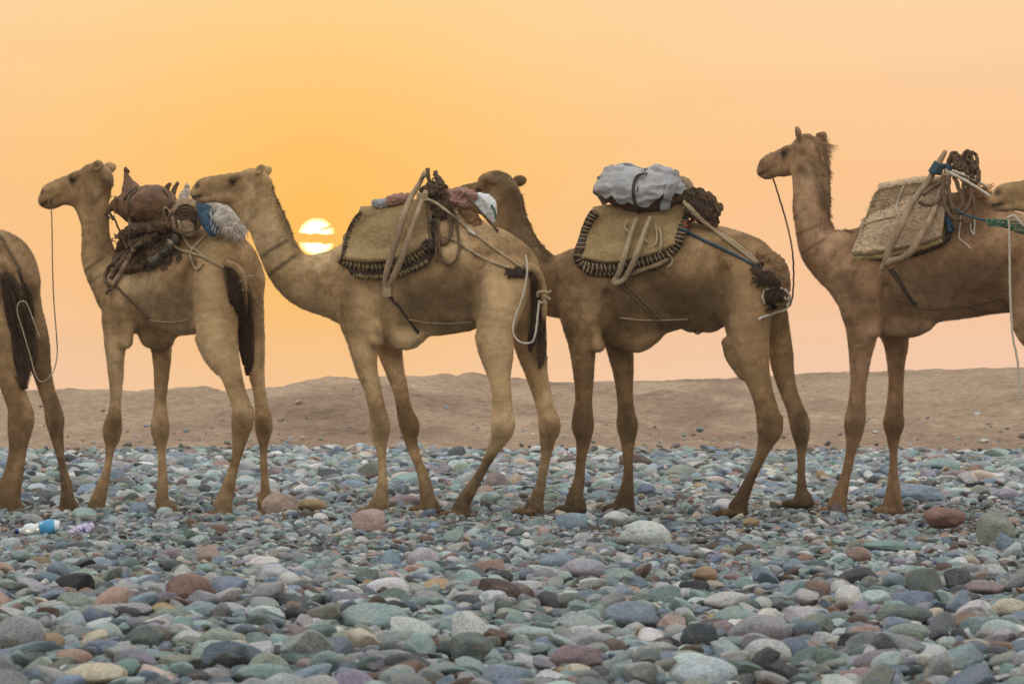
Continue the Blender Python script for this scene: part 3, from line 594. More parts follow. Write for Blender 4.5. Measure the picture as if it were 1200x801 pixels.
# the one leaving the picture on the left: built whole, only its hindquarters are in view
def shifted(chs, dx_): return [dict(c, p=[(q[0] + dx_,) + tuple(q[1:]) for q in c['p']]) for c in chs]
cb = shifted(SP['B']['chains'], -262)
SP['A'] = dict(long=[], Y0=20.75, yc=lin(20, .42), vox=.013, head=((-152, 206, -.02), (-.9, .34, -.27)), ear=(-.125, .092, .030),
  feet=[(-154, 605, -.20), (-68, 605, .16), (12, 604, -.16), (78, 604, .15)],
  fdir=[(-1, .25, 0), (-.7, .3, 0), (-1, .1, 0), (-.7, -.3, 0)],
  marks=[(46, 395, 50, 440, 10, .35), (62, 470, 66, 510, 12, .7), (70, 540, 79, 600, 12, .8), (20, 480, 27, 505, 9, .35), (34, 340, 50, 440, 8, .4), (-5, 340, 5, 400, 12, -.4)],
  dirty=(.75, .05, .8), hinddirt=(1.15, .1, .75, 44), chains=cb[:9] + [cb[12]] + [
  dict(p=[(-8, 333, -.08, 37), (-6, 362, -.13, 30), (-2, 390, -.16, 25), (4, 415, -.16, 19), (11, 438, -.16, 13.5), (17, 458, -.16, 11.5), (24, 476, -.16, 11.3), (28, 491, -.16, 11), (26.5, 507, -.16, 8.8), (25, 530, -.16, 6.8), (22, 554, -.16, 7), (17, 575, -.16, 8.2), (13, 590, -.16, 11)], k=.045, sy=.85),
  dict(p=[(22, 333, .06, 24), (30, 365, .11, 20), (42, 400, .12, 15.5), (48, 430, .12, 12), (55, 458, .12, 9.8), (61, 476, .12, 10), (64, 491, .12, 10.2), (66, 507, .12, 7.6), (70, 530, .12, 6.1), (74, 551, .13, 6.3), (79, 575, .13, 7.8), (79, 590, .14, 10)], k=.035, sy=.9)])
for k_, g in dict(B=[[(224, 312), (217, 345), (227, 384)]], C=[[(562, 300), (556, 345), (558, 380)], [(455, 335), (458, 386)]],
                  D=[[(848, 318), (843, 355), (848, 386)], [(712, 345), (713, 392)]], E=[[(1184, 312), (1178, 345), (1178, 366)], [(1038, 338), (1040, 378)]]).items():
    for i_, line in enumerate(g):
        n_ = len(line); SP[k_]['chains'].append(dict(p=[(x, y, -.27 + (.03 if j == 0 else 0) + (.05 if j == n_ - 1 else 0), 7 if i_ == 0 else 5) for j, (x, y) in enumerate(line)], k=.05, cut=True))
GRP = 'camels standing in the caravan line'
CAM = {}
for key, lab, mt in [('A', 'camel cut off by the left edge, only rump, tail and hind legs in view', M_COAT_BROWN),
                     ('B', 'tan camel carrying brown goatskin bags, first whole camel from the left', M_COAT_TAN),
                     ('C', 'pale tan camel beside the low sun, chin resting over the rump of the one ahead', M_COAT_PALE),
                     ('D', 'brown camel carrying the pale tarpaulin bundle, its tail tied up short', M_COAT_D),
                     ('E', 'reddish brown camel on the right holding its head high with both ears pricked', M_COAT_RED)]:
    CAM[key] = make_camel('camel', lab, SP[key], mt, M_HAIR, GRP, key, 60000 if key == 'A' else 130000)
# the one entering on the right: a copy of the middle camel, only its muzzle is in view
src = CAM['C']['root']; fr = src.copy(); COL.objects.link(fr)
off = P(1160, 236, 18.35) - Vector(CAM['C']['hw'](.44, 0, -.05))
fr.location = src.location + off
fr['label'] = 'camel at the right edge, only its muzzle showing over the rump ahead'
for ch in [o for o in COL.objects if o.parent == src]:
    c = ch.copy(); COL.objects.link(c); c.parent = fr; c.matrix_parent_inverse = ch.matrix_parent_inverse.copy()
FMUZ = lambda x, y, z: Vector(CAM['C']['hw'](x, y, z)) + off
# ------------------------------------------------------------------ ground, ridge, stones
FEET = []
for c_ in CAM.values(): FEET += [tuple(float(x) for x in f) for f in c_['feet']]
FA = np.array(FEET)
def ground_z(x, y):
    x = np.asarray(x, float); y = np.asarray(y, float)
    num = np.zeros_like(x); den = np.full_like(x, 0.30)
    for fx, fy, fz in FEET:
        w = np.exp(-((x - fx) ** 2 + ((y - fy) * .8) ** 2) / (2 * .24 ** 2)); num += w * (fz - .008); den += w
    z = num / den - .055 * np.exp(-((y - 18.9) / .75) ** 2) * (1 - np.clip(den - .3, 0, 1))
    z += .020 * np.sin(x * .9 + .3 * y) * np.sin(y * .55 + 1.3) + .012 * np.sin(x * 2.3 - y * .8)
    return z * np.clip((41 - y) / 4, 0, 1)
RP = [(-900, 462), (-300, 461), (0, 458.5), (60, 457.5), (76, 457.5), (79, 455), (90, 455), (93, 457.5), (112, 457), (125, 456.5), (140, 456.5), (150, 457.5), (160, 459), (172, 457), (190, 456), (205, 456),
      (215, 454), (225, 453), (240, 452.5), (248, 454), (254, 458), (300, 459), (360, 460), (388, 458), (400, 456), (430, 453), (460, 451), (500, 449.5), (540, 450), (600, 449), (640, 448.5),
      (700, 447), (760, 446), (800, 444.5), (850, 444), (868, 441), (900, 440.5), (940, 437.5), (1000, 436), (1100, 432.5), (1200, 430), (1500, 424), (2100, 430)]
RPX = np.array([q[0] for q in RP], float); RPY = np.array([q[1] for q in RP], float)
YR = 78.0
def terrain(x, y):
    "x, y arrays: ground, then the slope of the far bank, its crest and the low land behind"
    px = 600 + x / y * FP
    crest = EYE - (np.interp(600 + x / YR * FP, RPX, RPY) - HY) / FP * YR
    t = np.clip((y - 38.5) / (YR - 38.5), 0, 1)
    gz = ground_z(x, y)
    n1 = fbm2(x * .22, y * .09, 11); n2 = fbm2(x * 1.1 + 40, y * .5, 3)
    prof = t ** .8 * crest
    # spurs and gullies on the bank, fading at the crest
    prof += np.sin(np.pi * t) * (.48 * n1 + .20 * n2) - .25 * np.exp(-((px - 250) / 150) ** 2) * np.sin(np.pi * t) 
    spur = np.exp(-((px - 520 + 240 * (1 - t)) / 170) ** 2) * np.exp(-((t - .45) / .28) ** 2) * .5
    dune = np.exp(-((px - 790) / 45) ** 2) * np.exp(-((t - .62) / .05) ** 2) * .16 - np.exp(-((px - 800) / 60) ** 2) * np.exp(-((t - .52) / .05) ** 2) * .14
    prof += spur + dune + .018 * n2 * t
    beh = crest - (y - YR) * .03
    z = np.where(y < 38.5, gz, np.where(y < YR, prof, np.maximum(beh, -1.5)))
    return z
_r = np.random.RandomState(5); _G = _r.rand(64, 64)
def vnoise(x, y):
    xi = np.floor(x).astype(int); yi = np.floor(y).astype(int); fx = x - xi; fy = y - yi; fx = fx * fx * (3 - 2 * fx); fy = fy * fy * (3 - 2 * fy)
    g = lambda a, b: _G[a % 64, b % 64]
    return (g(xi, yi) * (1 - fx) + g(xi + 1, yi) * fx) * (1 - fy) + (g(xi, yi + 1) * (1 - fx) + g(xi + 1, yi + 1) * fx) * fy
def fbm2(x, y, seed=0, o=4):
    s_ = 0; a = 1.0; t = 0
    for i in range(o):
        s_ = s_ + a * (vnoise(x + seed * 7.3 + i * 3.1, y + seed * 2.9 + i * 5.7) - .5) * 2; t += a; a *= .5; x = x * 2.03; y = y * 2.03
    return s_ / t

def ground_mat():
    m, t, b = new_mat('gravel_ground'); p = geo_pos(t)
    n = t.noise(p, 9.0, 6, 0.7, 0.3); n2 = t.noise(p, 1.1, 3)
    vor = t.node('ShaderNodeTexVoronoi'); t.put(vor, 'Vector', p); vor.inputs['Scale'].default_value = 34.0; vor.inputs['Randomness'].default_value = 1.0
    c = t.ramp(n, [(0.3, (0.06, 0.043, 0.032)), (0.55, (0.12, 0.088, 0.066)), (0.75, (0.22, 0.17, 0.135))])
    g = t.mix(0.45, c, t.mix(1.0, vor.outputs['Color'], (0.30, 0.29, 0.27), 'MULTIPLY'))
    c = t.mix(t.mapr(n2, .4, .6), c, g)
    t.l.new(c, b.inputs['Base Color']); b.inputs['Roughness'].default_value = .95; b.inputs['Specular IOR Level'].default_value = .1
    bump(t, b, t.math('ADD', n, t.math('MULTIPLY', vor.outputs['Distance'], -1.2)), .8, .02); return m
def bank_mat():
    m, t, b = new_mat('desert_bank'); p = geo_pos(t)
    n = t.noise(t.scale_vec(p, (1, .25, 2.5)), .42, 6, 0.62, 0.6); n2 = t.noise(p, 5.0, 6, 0.75); n3 = t.noise(t.scale_vec(p, (1, .3, 1)), .16, 3)
    c = t.ramp(n, [(0.30, (0.25, 0.175, 0.125)), (0.5, (0.38, 0.275, 0.20)), (0.66, (0.50, 0.375, 0.27))])
    c = t.mix(t.mapr(n3, .50, .66, 0, .75), c, (0.47, 0.36, 0.245))
    c = t.mix(1.0, c, t.ramp(n2, [(0.3, 0.55), (0.5, 1.0), (0.7, 1.35)]), 'MULTIPLY')
    t.l.new(c, b.inputs['Base Color']); b.inputs['Roughness'].default_value = .97; b.inputs['Specular IOR Level'].default_value = .05
    bump(t, b, t.math('ADD', n2, t.math('MULTIPLY', n, 2.0)), .9, .12); return m

M_GROUND = ground_mat(); M_BANK = bank_mat()
# the ground is one sheet; beyond the stones it becomes the bank and then the far flat land
def sheet_ground():
    ys = np.concatenate([np.linspace(7, 40, 330)])
    nx = 150; V = []
    allv = []
    for y in ys:
        h_ = y * .21 + 3.2; xs = np.linspace(-h_, h_, nx); allv.append(np.stack([xs, np.full(nx, y), terrain(xs, np.full(nx, y))], 1))
    n0 = len(ys)
    V = np.concatenate(allv); i = (np.arange(n0 - 1)[:, None] * nx + np.arange(nx - 1)[None]).ravel()
    return tag(link('ground', mesh_np('ground', V, np.stack([i, i + 1, i + 1 + nx, i + nx], 1)), M_GROUND), kind='structure')
sheet_ground()
def bank():
    ys = np.concatenate([np.linspace(38.0, 60, 150), np.linspace(60.2, 80, 130), np.linspace(81, 100, 12), [120, 150, 200, 290]])
    nx = 520; rows = []
    for y in ys:
        h_ = min(y * .24 + 4, 60); xs = np.linspace(-h_, h_, nx)
        z = terrain(xs, np.full(nx, y)) - (.06 if y < 38.6 else 0)
        if y > 80.5: z = np.full(nx, 0.) + np.minimum(z, -.2)
        rough = .045 * fbm2(xs * 2.4, np.full(nx, y * 1.1), 9, 5) + .02 * (np.random.rand(nx) - .5)
        rows.append(np.stack([xs, np.full(nx, y), z + (rough if 39 < y < 80.5 else 0)], 1))
    V = np.concatenate(rows); i = (np.arange(len(ys) - 1)[:, None] * nx + np.arange(nx - 1)[None]).ravel()
    tag(link('hillside', mesh_np('hillside', V, np.stack([i, i + 1, i + 1 + nx, i + nx], 1)), M_BANK), kind='structure')
bank()
# wide apron of the same ground, 5 cm lower, round and behind the camera
ap = []
for rad in (0, 12, 40, 120, 200, 300):
    ap.append(rad)
V = [(0, 0, -.12)]; F = []
for r_ in ap[1:]:
    for j in range(48):
        a = 2 * math.pi * j / 48; V.append((r_ * math.cos(a), r_ * math.sin(a), -.12 - (2.2 if r_ > 100 else .1 if r_ > 30 else 0)))
for j in range(48): F.append((0, 1 + j, 1 + (j + 1) % 48))
for k in range(len(ap) - 2):
    for j in range(48):
        a, b = 1 + k * 48 + j, 1 + k * 48 + (j + 1) % 48; F.append((a, a + 48, b + 48, b))
tag(link('plain', mesh_np('plain', V, F), M_GROUND), kind='structure')

# ---- stones
def stone_mesh(name, seed, sub=3, style=0):
    import bmesh
    bm = bmesh.new(); bmesh.ops.create_icosphere(bm, subdivisions=sub, radius=1.0)
    rs = random.Random(seed); o = Vector((rs.uniform(-50, 50), rs.uniform(-50, 50), rs.uniform(-50, 50)))
    cuts = []
    for i in range([3, 7, 11][style]):
        n = Vector((rs.gauss(0, 1), rs.gauss(0, 1), rs.gauss(0, .7))).normalized(); cuts.append((n, rs.uniform(.62, .95) if style < 2 else rs.uniform(.5, .82)))
    soft = [.10, .05, .015][style]
    for v in bm.verts:
        p = v.co.copy()
        for n, dd in cuts:
            e = p.dot(n) - dd
            if e > 0: p -= n * (e * (1 - soft * 3))
        q = p * 1.0
        p *= 1 + (.16, .10, .07)[style] * noise.noise(q * 1.1 + o) + .035 * noise.noise(q * 3.2 + o) + .012 * noise.noise(q * 8 + o)
        v.co = p
    me = bpy.data.meshes.new(name); bm.to_mesh(me); bm.free()
    # normalise to unit half-extent
    co = np.zeros(len(me.vertices) * 3, np.float32); me.vertices.foreach_get('co', co); co = co.reshape(-1, 3)
    co -= (co.max(0) + co.min(0)) / 2; co /= (co.max(0) - co.min(0)) / 2; me.vertices.foreach_set('co', co.ravel())
    me.polygons.foreach_set('use_smooth', np.ones(len(me.polygons), bool)); me.update()
    return me
def stone_mat(name, inst):
    m, t, b = new_mat(name)
    p = t.node('ShaderNodeTexCoord').outputs['Object']
    if inst:
        a = t.node('ShaderNodeAttribute', attribute_name='scol', attribute_type='INSTANCER'); col = a.outputs['Color']
        rnd = t.node('ShaderNodeAttribute', attribute_name='srnd', attribute_type='INSTANCER').outputs['Fac']
        p = t.node('ShaderNodeTexCoord').outputs['Generated']
    else:
        oi = t.node('ShaderNodeObjectInfo'); col = oi.outputs['Color']; rnd = oi.outputs['Random']
        p = t.node('ShaderNodeTexCoord').outputs['Generated']
    off_ = t.node('ShaderNodeCombineXYZ'); s9 = t.math('MULTIPLY', rnd, 57.0)
    for i in range(3): t.l.new(s9, off_.inputs[i])
    q = t.vmath('ADD', p, off_.outputs[0])
    n1 = t.noise(q, 2.3, 4, .6, .5); n2 = t.noise(q, 14.0, 5, .72); n3 = t.noise(q, 45.0, 3, .7)
    c = t.mix(1.0, col, t.ramp(n1, [(0.25, (.70, .72, .74)), (0.55, (1, 1, 1)), (0.8, (1.28, 1.22, 1.14))]), 'MULTIPLY')
    c = t.mix(1.0, c, t.ramp(n2, [(0.28, .55), (0.5, 1.0), (0.72, 1.45)]), 'MULTIPLY')
    c = t.mix(1.0, c, t.ramp(n3, [(0.3, .80), (0.7, 1.2)]), 'MULTIPLY')
    # veins and bedding on some stones
    wv = t.node('ShaderNodeTexWave', wave_type='BANDS', bands_direction='DIAGONAL'); t.put(wv, 'Vector', q)
    wv.inputs['Scale'].default_value = 2.2; wv.inputs['Distortion'].default_value = 9.0; wv.inputs['Detail'].default_value = 3.0
    vein = t.math('MULTIPLY', t.mapr(wv.outputs['Fac'], .90, .985), t.math('MULTIPLY', t.math('GREATER_THAN', t.math('FRACT', t.math('MULTIPLY', rnd, 7.31)), .88), .25))
    c = t.mix(vein, c, (.52, .49, .46))
    # tan dust clinging in patches
    c = t.mix(t.math('MULTIPLY', t.mapr(n1, .52, .72), .30), c, (.36, .27, .20))
    t.l.new(c, b.inputs['Base Color']); b.inputs['Roughness'].default_value = .72; b.inputs['Specular IOR Level'].default_value = .30
    bump(t, b, t.math('ADD', n2, t.math('MULTIPLY', n3, .4)), .8, .016); return m
M_STONE = stone_mat('river_stone', False); M_STONE_I = stone_mat('river_stone_scatter', True)
PAL = {  # real albedo of the stone kinds in the river bed
 'teal grey': (.225, .31, .30), 'pale teal': (.38, .47, .455), 'grey green': (.25, .285, .24), 'slate blue': (.20, .255, .315), 'pale grey': (.48, .49, .48), 'mid grey': (.30, .315, .32),
 'lavender grey': (.30, .285, .335), 'pinkish tan': (.40, .29, .235), 'rust brown': (.235, .150, .115), 'dark brown': (.13, .095, .078), 'charcoal': (.085, .095, .105), 'cream': (.50, .44, .35),
 'ochre': (.37, .275, .16), 'mauve': (.28, .215, .22), 'dark green': (.13, .168, .152), 'off white': (.62, .62, .59)}
PAL = {k: (v[0] * 1.08, v[1] * 1.10, v[2] * 1.15) for k, v in PAL.items()}
WT = [('teal grey', 15), ('pale teal', 12), ('grey green', 7), ('slate blue', 15), ('pale grey', 13), ('mid grey', 13), ('lavender grey', 3.5), ('pinkish tan', 4), ('rust brown', 1), ('dark brown', 4),
      ('charcoal', 8.5), ('cream', 3), ('ochre', .6), ('mauve', 1.5), ('dark green', 2.5), ('off white', 3.5)]
NAMES = [w[0] for w in WT]; PW = np.array([w[1] for w in WT], float); PW /= PW.sum()
PROT_HI = [stone_mesh('stone', 100 + i, 4, [0, 0, 1, 1, 0, 2][i % 6]) for i in range(18)]
for me in PROT_HI: me.materials.append(M_STONE)
HI_STYLE = [[0, 0, 1, 1, 0, 2][i % 6] for i in range(18)]
PROT_LO = [stone_mesh('pebble', 300 + i, 3, [1, 2, 1, 2, 0, 2][i % 6]) for i in range(24)]
for me in PROT_LO: me.materials.append(M_STONE_I)

rs = np.random.RandomState(21)
def jit(c, a=.30): 
    g = 1 + rs.uniform(-a, a); return tuple(min(.8, x * g * (1 + rs.uniform(-.05, .05))) for x in c)
stones = []    # dict: x,y,z,r3,(yaw,tilt),color name, px info, idx
# the stones one recognises: pixel centre, pixel width and height, kind, shape
LM = [(432, 615, 42, 34, 'pinkish tan', 2), (670, 613, 40, 23, 'slate blue', 2), (755, 630, 62, 37, 'pale grey', 0), (1167, 624, 45, 44, 'grey green', 1), (1107, 606, 50, 23, 'rust brown', 0),
 (1121, 681, 30, 29, 'charcoal', 2), (224, 697, 58, 46, 'rust brown', 1), (233, 719, 52, 27, 'teal grey', 0), (28, 748, 60, 48, 'mid grey', 1), (262, 753, 56, 32, 'grey green', 0),
 (322, 677, 42, 30, 'pale grey', 1), (342, 707, 56, 22, 'charcoal', 0), (890, 742, 76, 40, 'mid grey', 0), (895, 768, 66, 36, 'pale grey', 0), (1060, 722, 66, 27, 'dark green', 0),
 (1136, 730, 54, 24, 'rust brown', 0), (1063, 742, 58, 22, 'grey green', 0), (554, 761, 52, 38, 'dark green', 1), (675, 771, 62, 30, 'mauve', 1), (440, 725, 82, 34, 'teal grey', 1),
 (682, 668, 56, 25, 'mid grey', 0), (655, 660, 50, 20, 'slate blue', 0), (496, 655, 36, 26, 'pale grey', 0), (820, 748, 46, 36, 'charcoal', 1), (740, 722, 66, 32, 'slate blue', 1),
 (250, 768, 52, 34, 'pale teal', 1), (88, 773, 46, 24, 'pinkish tan', 1), (38, 772, 60, 18, 'dark green', 0), (110, 790, 80, 26, 'cream', 0), (1065, 580, 84, 25, 'slate blue', 1),
 (1103, 546, 50, 18, 'teal grey', 0), (799, 556, 42, 22, 'grey green', 0), (212, 538, 32, 15, 'slate blue', 1), (102, 550, 30, 16, 'pale teal', 1), (364, 592, 38, 14, 'ochre', 0),
 (327, 592, 42, 28, 'pinkish tan', 1), (581, 567, 26, 28, 'mauve', 1), (570, 578, 22, 18, 'pinkish tan', 1), (472, 588, 40, 16, 'mauve', 0), (650, 577, 28, 15, 'dark green', 0),
 (722, 607, 30, 16, 'off white', 0), (780, 630, 22, 12, 'pinkish tan', 2), (82, 682, 34, 16, 'teal grey', 0), (108, 686, 32, 22, 'grey green', 1), (96, 641, 36, 12, 'charcoal', 0),
 (91, 633, 16, 14, 'dark brown', 2), (246, 650, 28, 22, 'pinkish tan', 2), (84, 661, 32, 13, 'pale teal', 0), (290, 616, 38, 13, 'lavender grey', 0), (308, 660, 42, 16, 'off white', 0),
 (430, 676, 36, 16, 'rust brown', 0), (487, 670, 30, 18, 'pinkish tan', 0), (480, 692, 38, 18, 'grey green', 1), (531, 678, 24, 17, 'dark green', 1), (1151, 690, 54, 20, 'mauve', 0),
 (958, 733, 38, 28, 'grey green', 2), (1013, 748, 42, 30, 'pinkish tan', 1), (995, 700, 32, 28, 'off white', 1), (826, 673, 30, 18, 'ochre', 0), (850, 704, 54, 20, 'pale grey', 0),
 (1180, 715, 50, 26, 'cream', 0), (990, 752, 50, 20, 'charcoal', 0), (1010, 794, 70, 22, 'mauve', 0), (960, 773, 60, 26, 'dark green', 1), (1086, 768, 54, 24, 'pale grey', 0),
 (1140, 760, 44, 22, 'cream', 1), (310, 790, 70, 24, 'teal grey', 1), (170, 742, 44, 24, 'charcoal', 1), (640, 612, 1, 1, 'mid grey', 0), (480, 785, 46, 22, 'rust brown', 2), (550, 735, 46, 20, 'charcoal', 0),
 (385, 690, 30, 16, 'mid grey', 0), (460, 752, 60, 26, 'mid grey', 1), (620, 742, 60, 18, 'pale teal', 0), (600, 690, 34, 16, 'slate blue', 0), (880, 612, 20, 12, 'ochre', 0), (842, 633, 46, 13, 'charcoal', 0),
 (1040, 640, 60, 13, 'teal grey', 0), (1020, 690, 34, 14, 'charcoal', 0), (850, 650, 24, 12, 'rust brown', 0), (1180, 580, 34, 16, 'lavender grey', 0), (1145, 553, 26, 16, 'rust brown', 2), (1120, 558, 30, 14, 'mauve', 0),
 (20, 612, 1, 1, 'mid grey', 0), (15, 560, 22, 13, 'slate blue', 0), (50, 565, 34, 14, 'grey green', 0), (143, 567, 22, 12, 'dark brown', 1), (150, 700, 40, 18, 'grey green', 0), (200, 650, 30, 14, 'mauve', 0)]
LM = [q for q in LM if q[2] > 5]
for (px, py, w, h, cn, sty) in LM:
    # the base of the stone is hidden among smaller ones: its contact lies a little under the visible outline
    Y = EYE * FP / (py + h * .38 - HY); r = w * .5 * Y / FP; rz = h * .56 * Y / FP
    ry = r * rs.uniform(.75, 1.1); p = P(px, py, Y + ry * .3)
    stones.append(dict(x=p.x, y=p.y, z=p.z, r=(r * 1.02, ry, rz), yaw=rs.uniform(-.2, .2), tilt=rs.uniform(-.06, .06), roll=rs.uniform(-.06, .06), cn=cn, sty=sty, w=w, lm=True, px=px, py=py))
LMXY = np.array([(s_['x'], s_['y'], s_['r'][0]) for s_ in stones])
def meand(y): return np.interp(y, [8, 10, 12.5, 14, 18, 20.5, 24, 30, 40], [.086, .086, .075, .052, .046, .062, .092, .11, .12])
def scatter(y0, y1, cell, dia, sig, zlift, kf=.5, keep=1.0):
    out_ = []
    y = y0
    while y < y1:
        c = cell(y); hw_ = y * .185 + 1.9 + .25 * min(1, 9 / y); n = int(2 * hw_ / c)
        xs = -hw_ + (np.arange(n) + rs.rand(n)) * c; ys = y + (rs.rand(n) - .5) * c * 1.6
        dd = dia(ys) * np.exp(rs.normal(0, sig, n))
        k_ = rs.rand(n) < keep
        for x, yy, d_ in zip(xs[k_], ys[k_], dd[k_]): out_.append((x, yy, min(d_, .42), zlift))
        y += c
    return out_
raw = scatter(7.9, 39.3, lambda y: meand(y) * .90, lambda y: meand(y) * .84, .36, .40)
raw += scatter(7.9, 39.3, lambda y: meand(y) * 3.0, lambda y: meand(y) * 1.5, .22, .42, keep=.8)
raw += scatter(12.5, 22.0, lambda y: .050, lambda y: .026, .35, .5)
raw += scatter(7.9, 27.0, lambda y: meand(y) * .60, lambda y: meand(y) * .5, .35, .25)
for k in range(420):      # strays lying out on the foot of the bank
    y = 39.2 + rs.exponential(4.5); raw.append((rs.uniform(-1, 1) * (y * .185 + .5), y, min(.03 + rs.exponential(.03), .16), .3))
raw = np.array(raw); xy = raw[:, :2]
# nothing on the hooves, nothing through the big landmark stones
ok = np.ones(len(raw), bool)
for fx, fy, fz in FEET: ok &= ~((np.abs(xy[:, 0] - fx) < .12 + raw[:, 2] * .45) & (xy[:, 1] > fy - .14 - raw[:, 2] * 1.2) & (xy[:, 1] < fy + .16 + raw[:, 2] * .4))
big = raw[:, 2] > .05
for lx, ly, lr in LMXY:
    # the outlines of recognisable stones stay in view: clear what stands just in front
    ok &= ~((np.abs(xy[:, 0] - lx) < lr * .95) & (xy[:, 1] > ly - lr * 1.9 - raw[:, 2]) & (xy[:, 1] < ly + lr * .6) & (raw[:, 2] > .035))
# worn, dusty patches where the animals tread: mostly grit
fb = fbm2(raw[:, 0] * .9 + 3, raw[:, 1] * .55, 4); tread = np.exp(-((raw[:, 1] - 17.6) / 3.2) ** 2)
ok &= ~((fb * .9 + tread * .42 > .34) & (raw[:, 2] > .034) & (rs.rand(len(raw)) < .75) & (raw[:, 1] > 12))
raw = raw[ok]
gz = terrain(raw[:, 0], raw[:, 1])
GRIT = ['dark brown', 'pinkish tan', 'rust brown', 'mauve', 'dark brown', 'mid grey']
for (x, y, dia_, zl), g in zip(raw, gz):
    asp = rs.uniform(.62, 1.0); fl = rs.uniform(.28, .66); r = dia_ / 2
    rz = r * fl
    stones.append(dict(x=x, y=y, z=g + rz * zl + rs.uniform(0, .55) * min(r, .06), r=(r, r * asp, rz), yaw=rs.uniform(0, 6.28), tilt=rs.normal(0, .30), roll=rs.normal(0, .30),
                       cn=(GRIT[rs.randint(len(GRIT))] if dia_ < .036 and rs.rand() < .6 else NAMES[rs.choice(len(NAMES), p=PW)]), sty=0, w=dia_ * FP / y, lm=False, px=600 + x / y * FP, py=HY - (g + rz - EYE) / y * FP))
# the 300 that show largest stand as objects of their own
vis = [s_ for s_ in stones if s_['lm'] or (-5 < s_['px'] < 1205 and s_['py'] < 806)]
vis.sort(key=lambda s_: -(1e6 if s_['lm'] else s_['w']))
top = vis[:300]; ids = set(id(s_) for s_ in top)
SHAPE = {0: 'rounded', 1: 'blunt-edged', 2: 'angular'}
def flatw(s_):
    q = s_['r'][2] / s_['r'][0]; return 'flat' if q < .5 else 'domed' if q > .72 else 'oval'
FEAT = [(45, 618, 'the plastic bottle'), (97, 620, 'the lilac wrapper'), (108, 602, 'the left camel\'s front hoof'), (257, 607, 'the left camel\'s hind hoof'), (439, 604, 'the middle camel\'s front hoof'),
        (535, 608, 'the middle camel\'s hind hoof'), (671, 602, 'the brown camel\'s front hoof'), (860, 606, 'the brown camel\'s hind hoof'), (976, 605, 'the right camel\'s front hoof')]
BIGLM = [(432, 615, 'the upright tan angular stone'), (755, 630, 'the big pale boulder'), (1167, 624, 'the greenish boulder'), (224, 697, 'the large rust brown boulder'), (28, 748, 'the large grey boulder at bottom left'),
         (342, 707, 'the long charcoal stone'), (890, 742, 'the broad grey stone'), (1060, 722, 'the long dark green stone'), (554, 761, 'the dark green blunt stone'), (440, 725, 'the wide teal slab'),
         (1065, 580, 'the flat blue slab'), (682, 668, 'the long grey stone'), (675, 771, 'the mauve pink stone'), (1121, 681, 'the charcoal angular stone'), (820, 748, 'the charcoal boulder'), (110, 790, 'the cream slab at bottom left')]
used_l = set()
def stone_label(s_):
    px, py = s_['px'], s_['py']; c = sorted(FEAT + BIGLM, key=lambda q: math.hypot(q[0] - px, (q[1] - py) * 1.5))
    szs = ['large', 'broad', 'sizeable'] if s_['w'] > 44 else ['mid-sized', 'middling'] if s_['w'] > 30 else ['smaller', 'modest']
    for q in c[:7]:
        d_ = math.hypot(q[0] - px, q[1] - py)
        if d_ < 3: continue
        a = math.degrees(math.atan2(q[1] - py, px - q[0])) % 360
        dr = ['right of', 'above and right of', 'above', 'above and left of', 'left of', 'below and left of', 'below', 'below and right of'][int((a + 22.5) // 45) % 8]
        how = 'close ' if d_ < 55 else '' if d_ < 130 else 'well ' if d_ < 260 else 'far '
        for sz in szs:
            l = f"{sz} {s_['cn']} {flatw(s_)} stone {how}{dr} {q[2]}"
            if l not in used_l and len(l.split()) <= 16: used_l.add(l); return l
    return l
for k, s_ in enumerate(top):
    if not s_['lm']: s_['sty'] = [1, 1, 1, 2, 2, 2][rs.randint(6)]
    cand = [i for i in range(18) if HI_STYLE[i] == s_['sty']]
    o = bpy.data.objects.new('stone', PROT_HI[cand[rs.randint(len(cand))]]); COL.objects.link(o)
    o.location = (s_['x'], s_['y'], s_['z']); o.rotation_euler = (s_['tilt'], s_['roll'], s_['yaw']); o.scale = s_['r']
    o.color = (*jit(PAL[s_['cn']], .08 if s_['lm'] else .30), 1)
    tag(o, stone_label(s_), 'stone', 'river stones covering the ground')
rest = [s_ for s_ in stones if id(s_) not in ids]
# everything smaller or farther: one mass of pebbles
proto_col = bpy.data.collections.new('pebble_shapes')
for me in PROT_LO: proto_col.objects.link(bpy.data.objects.new('pebble_shape', me))
n = len(rest)
pm = bpy.data.meshes.new('pebbles'); pm.vertices.add(n); pm.vertices.foreach_set('co', np.array([(s_['x'], s_['y'], s_['z']) for s_ in rest], np.float32).ravel())
def attr(nm, typ, key, arr): a = pm.attributes.new(nm, typ, 'POINT'); a.data.foreach_set(key, np.asarray(arr, np.float32).ravel())
attr('srot', 'FLOAT_VECTOR', 'vector', [(s_['tilt'], s_['roll'], s_['yaw']) for s_ in rest])
attr('sscale', 'FLOAT_VECTOR', 'vector', [s_['r'] for s_ in rest])
attr('scol', 'FLOAT_COLOR', 'color', [(*jit(PAL[s_['cn']]), 1) for s_ in rest]); attr('srnd', 'FLOAT', 'value', rs.rand(n))
a = pm.attributes.new('sidx', 'INT', 'POINT'); a.data.foreach_set('value', rs.randint(0, 24, n).astype(np.int32))
po = tag(link('pebbles', pm, M_STONE_I), kind='stuff')
ng = bpy.data.node_groups.new('pebble_scatter', 'GeometryNodeTree')
ng.interface.new_socket('Geometry', in_out='INPUT', socket_type='NodeSocketGeometry'); ng.interface.new_socket('Geometry', in_out='OUTPUT', socket_type='NodeSocketGeometry')
gi = ng.nodes.new('NodeGroupInput'); go = ng.nodes.new('NodeGroupOutput')
ip = ng.nodes.new('GeometryNodeInstanceOnPoints'); ci = ng.nodes.new('GeometryNodeCollectionInfo'); ci.inputs[0].default_value = proto_col
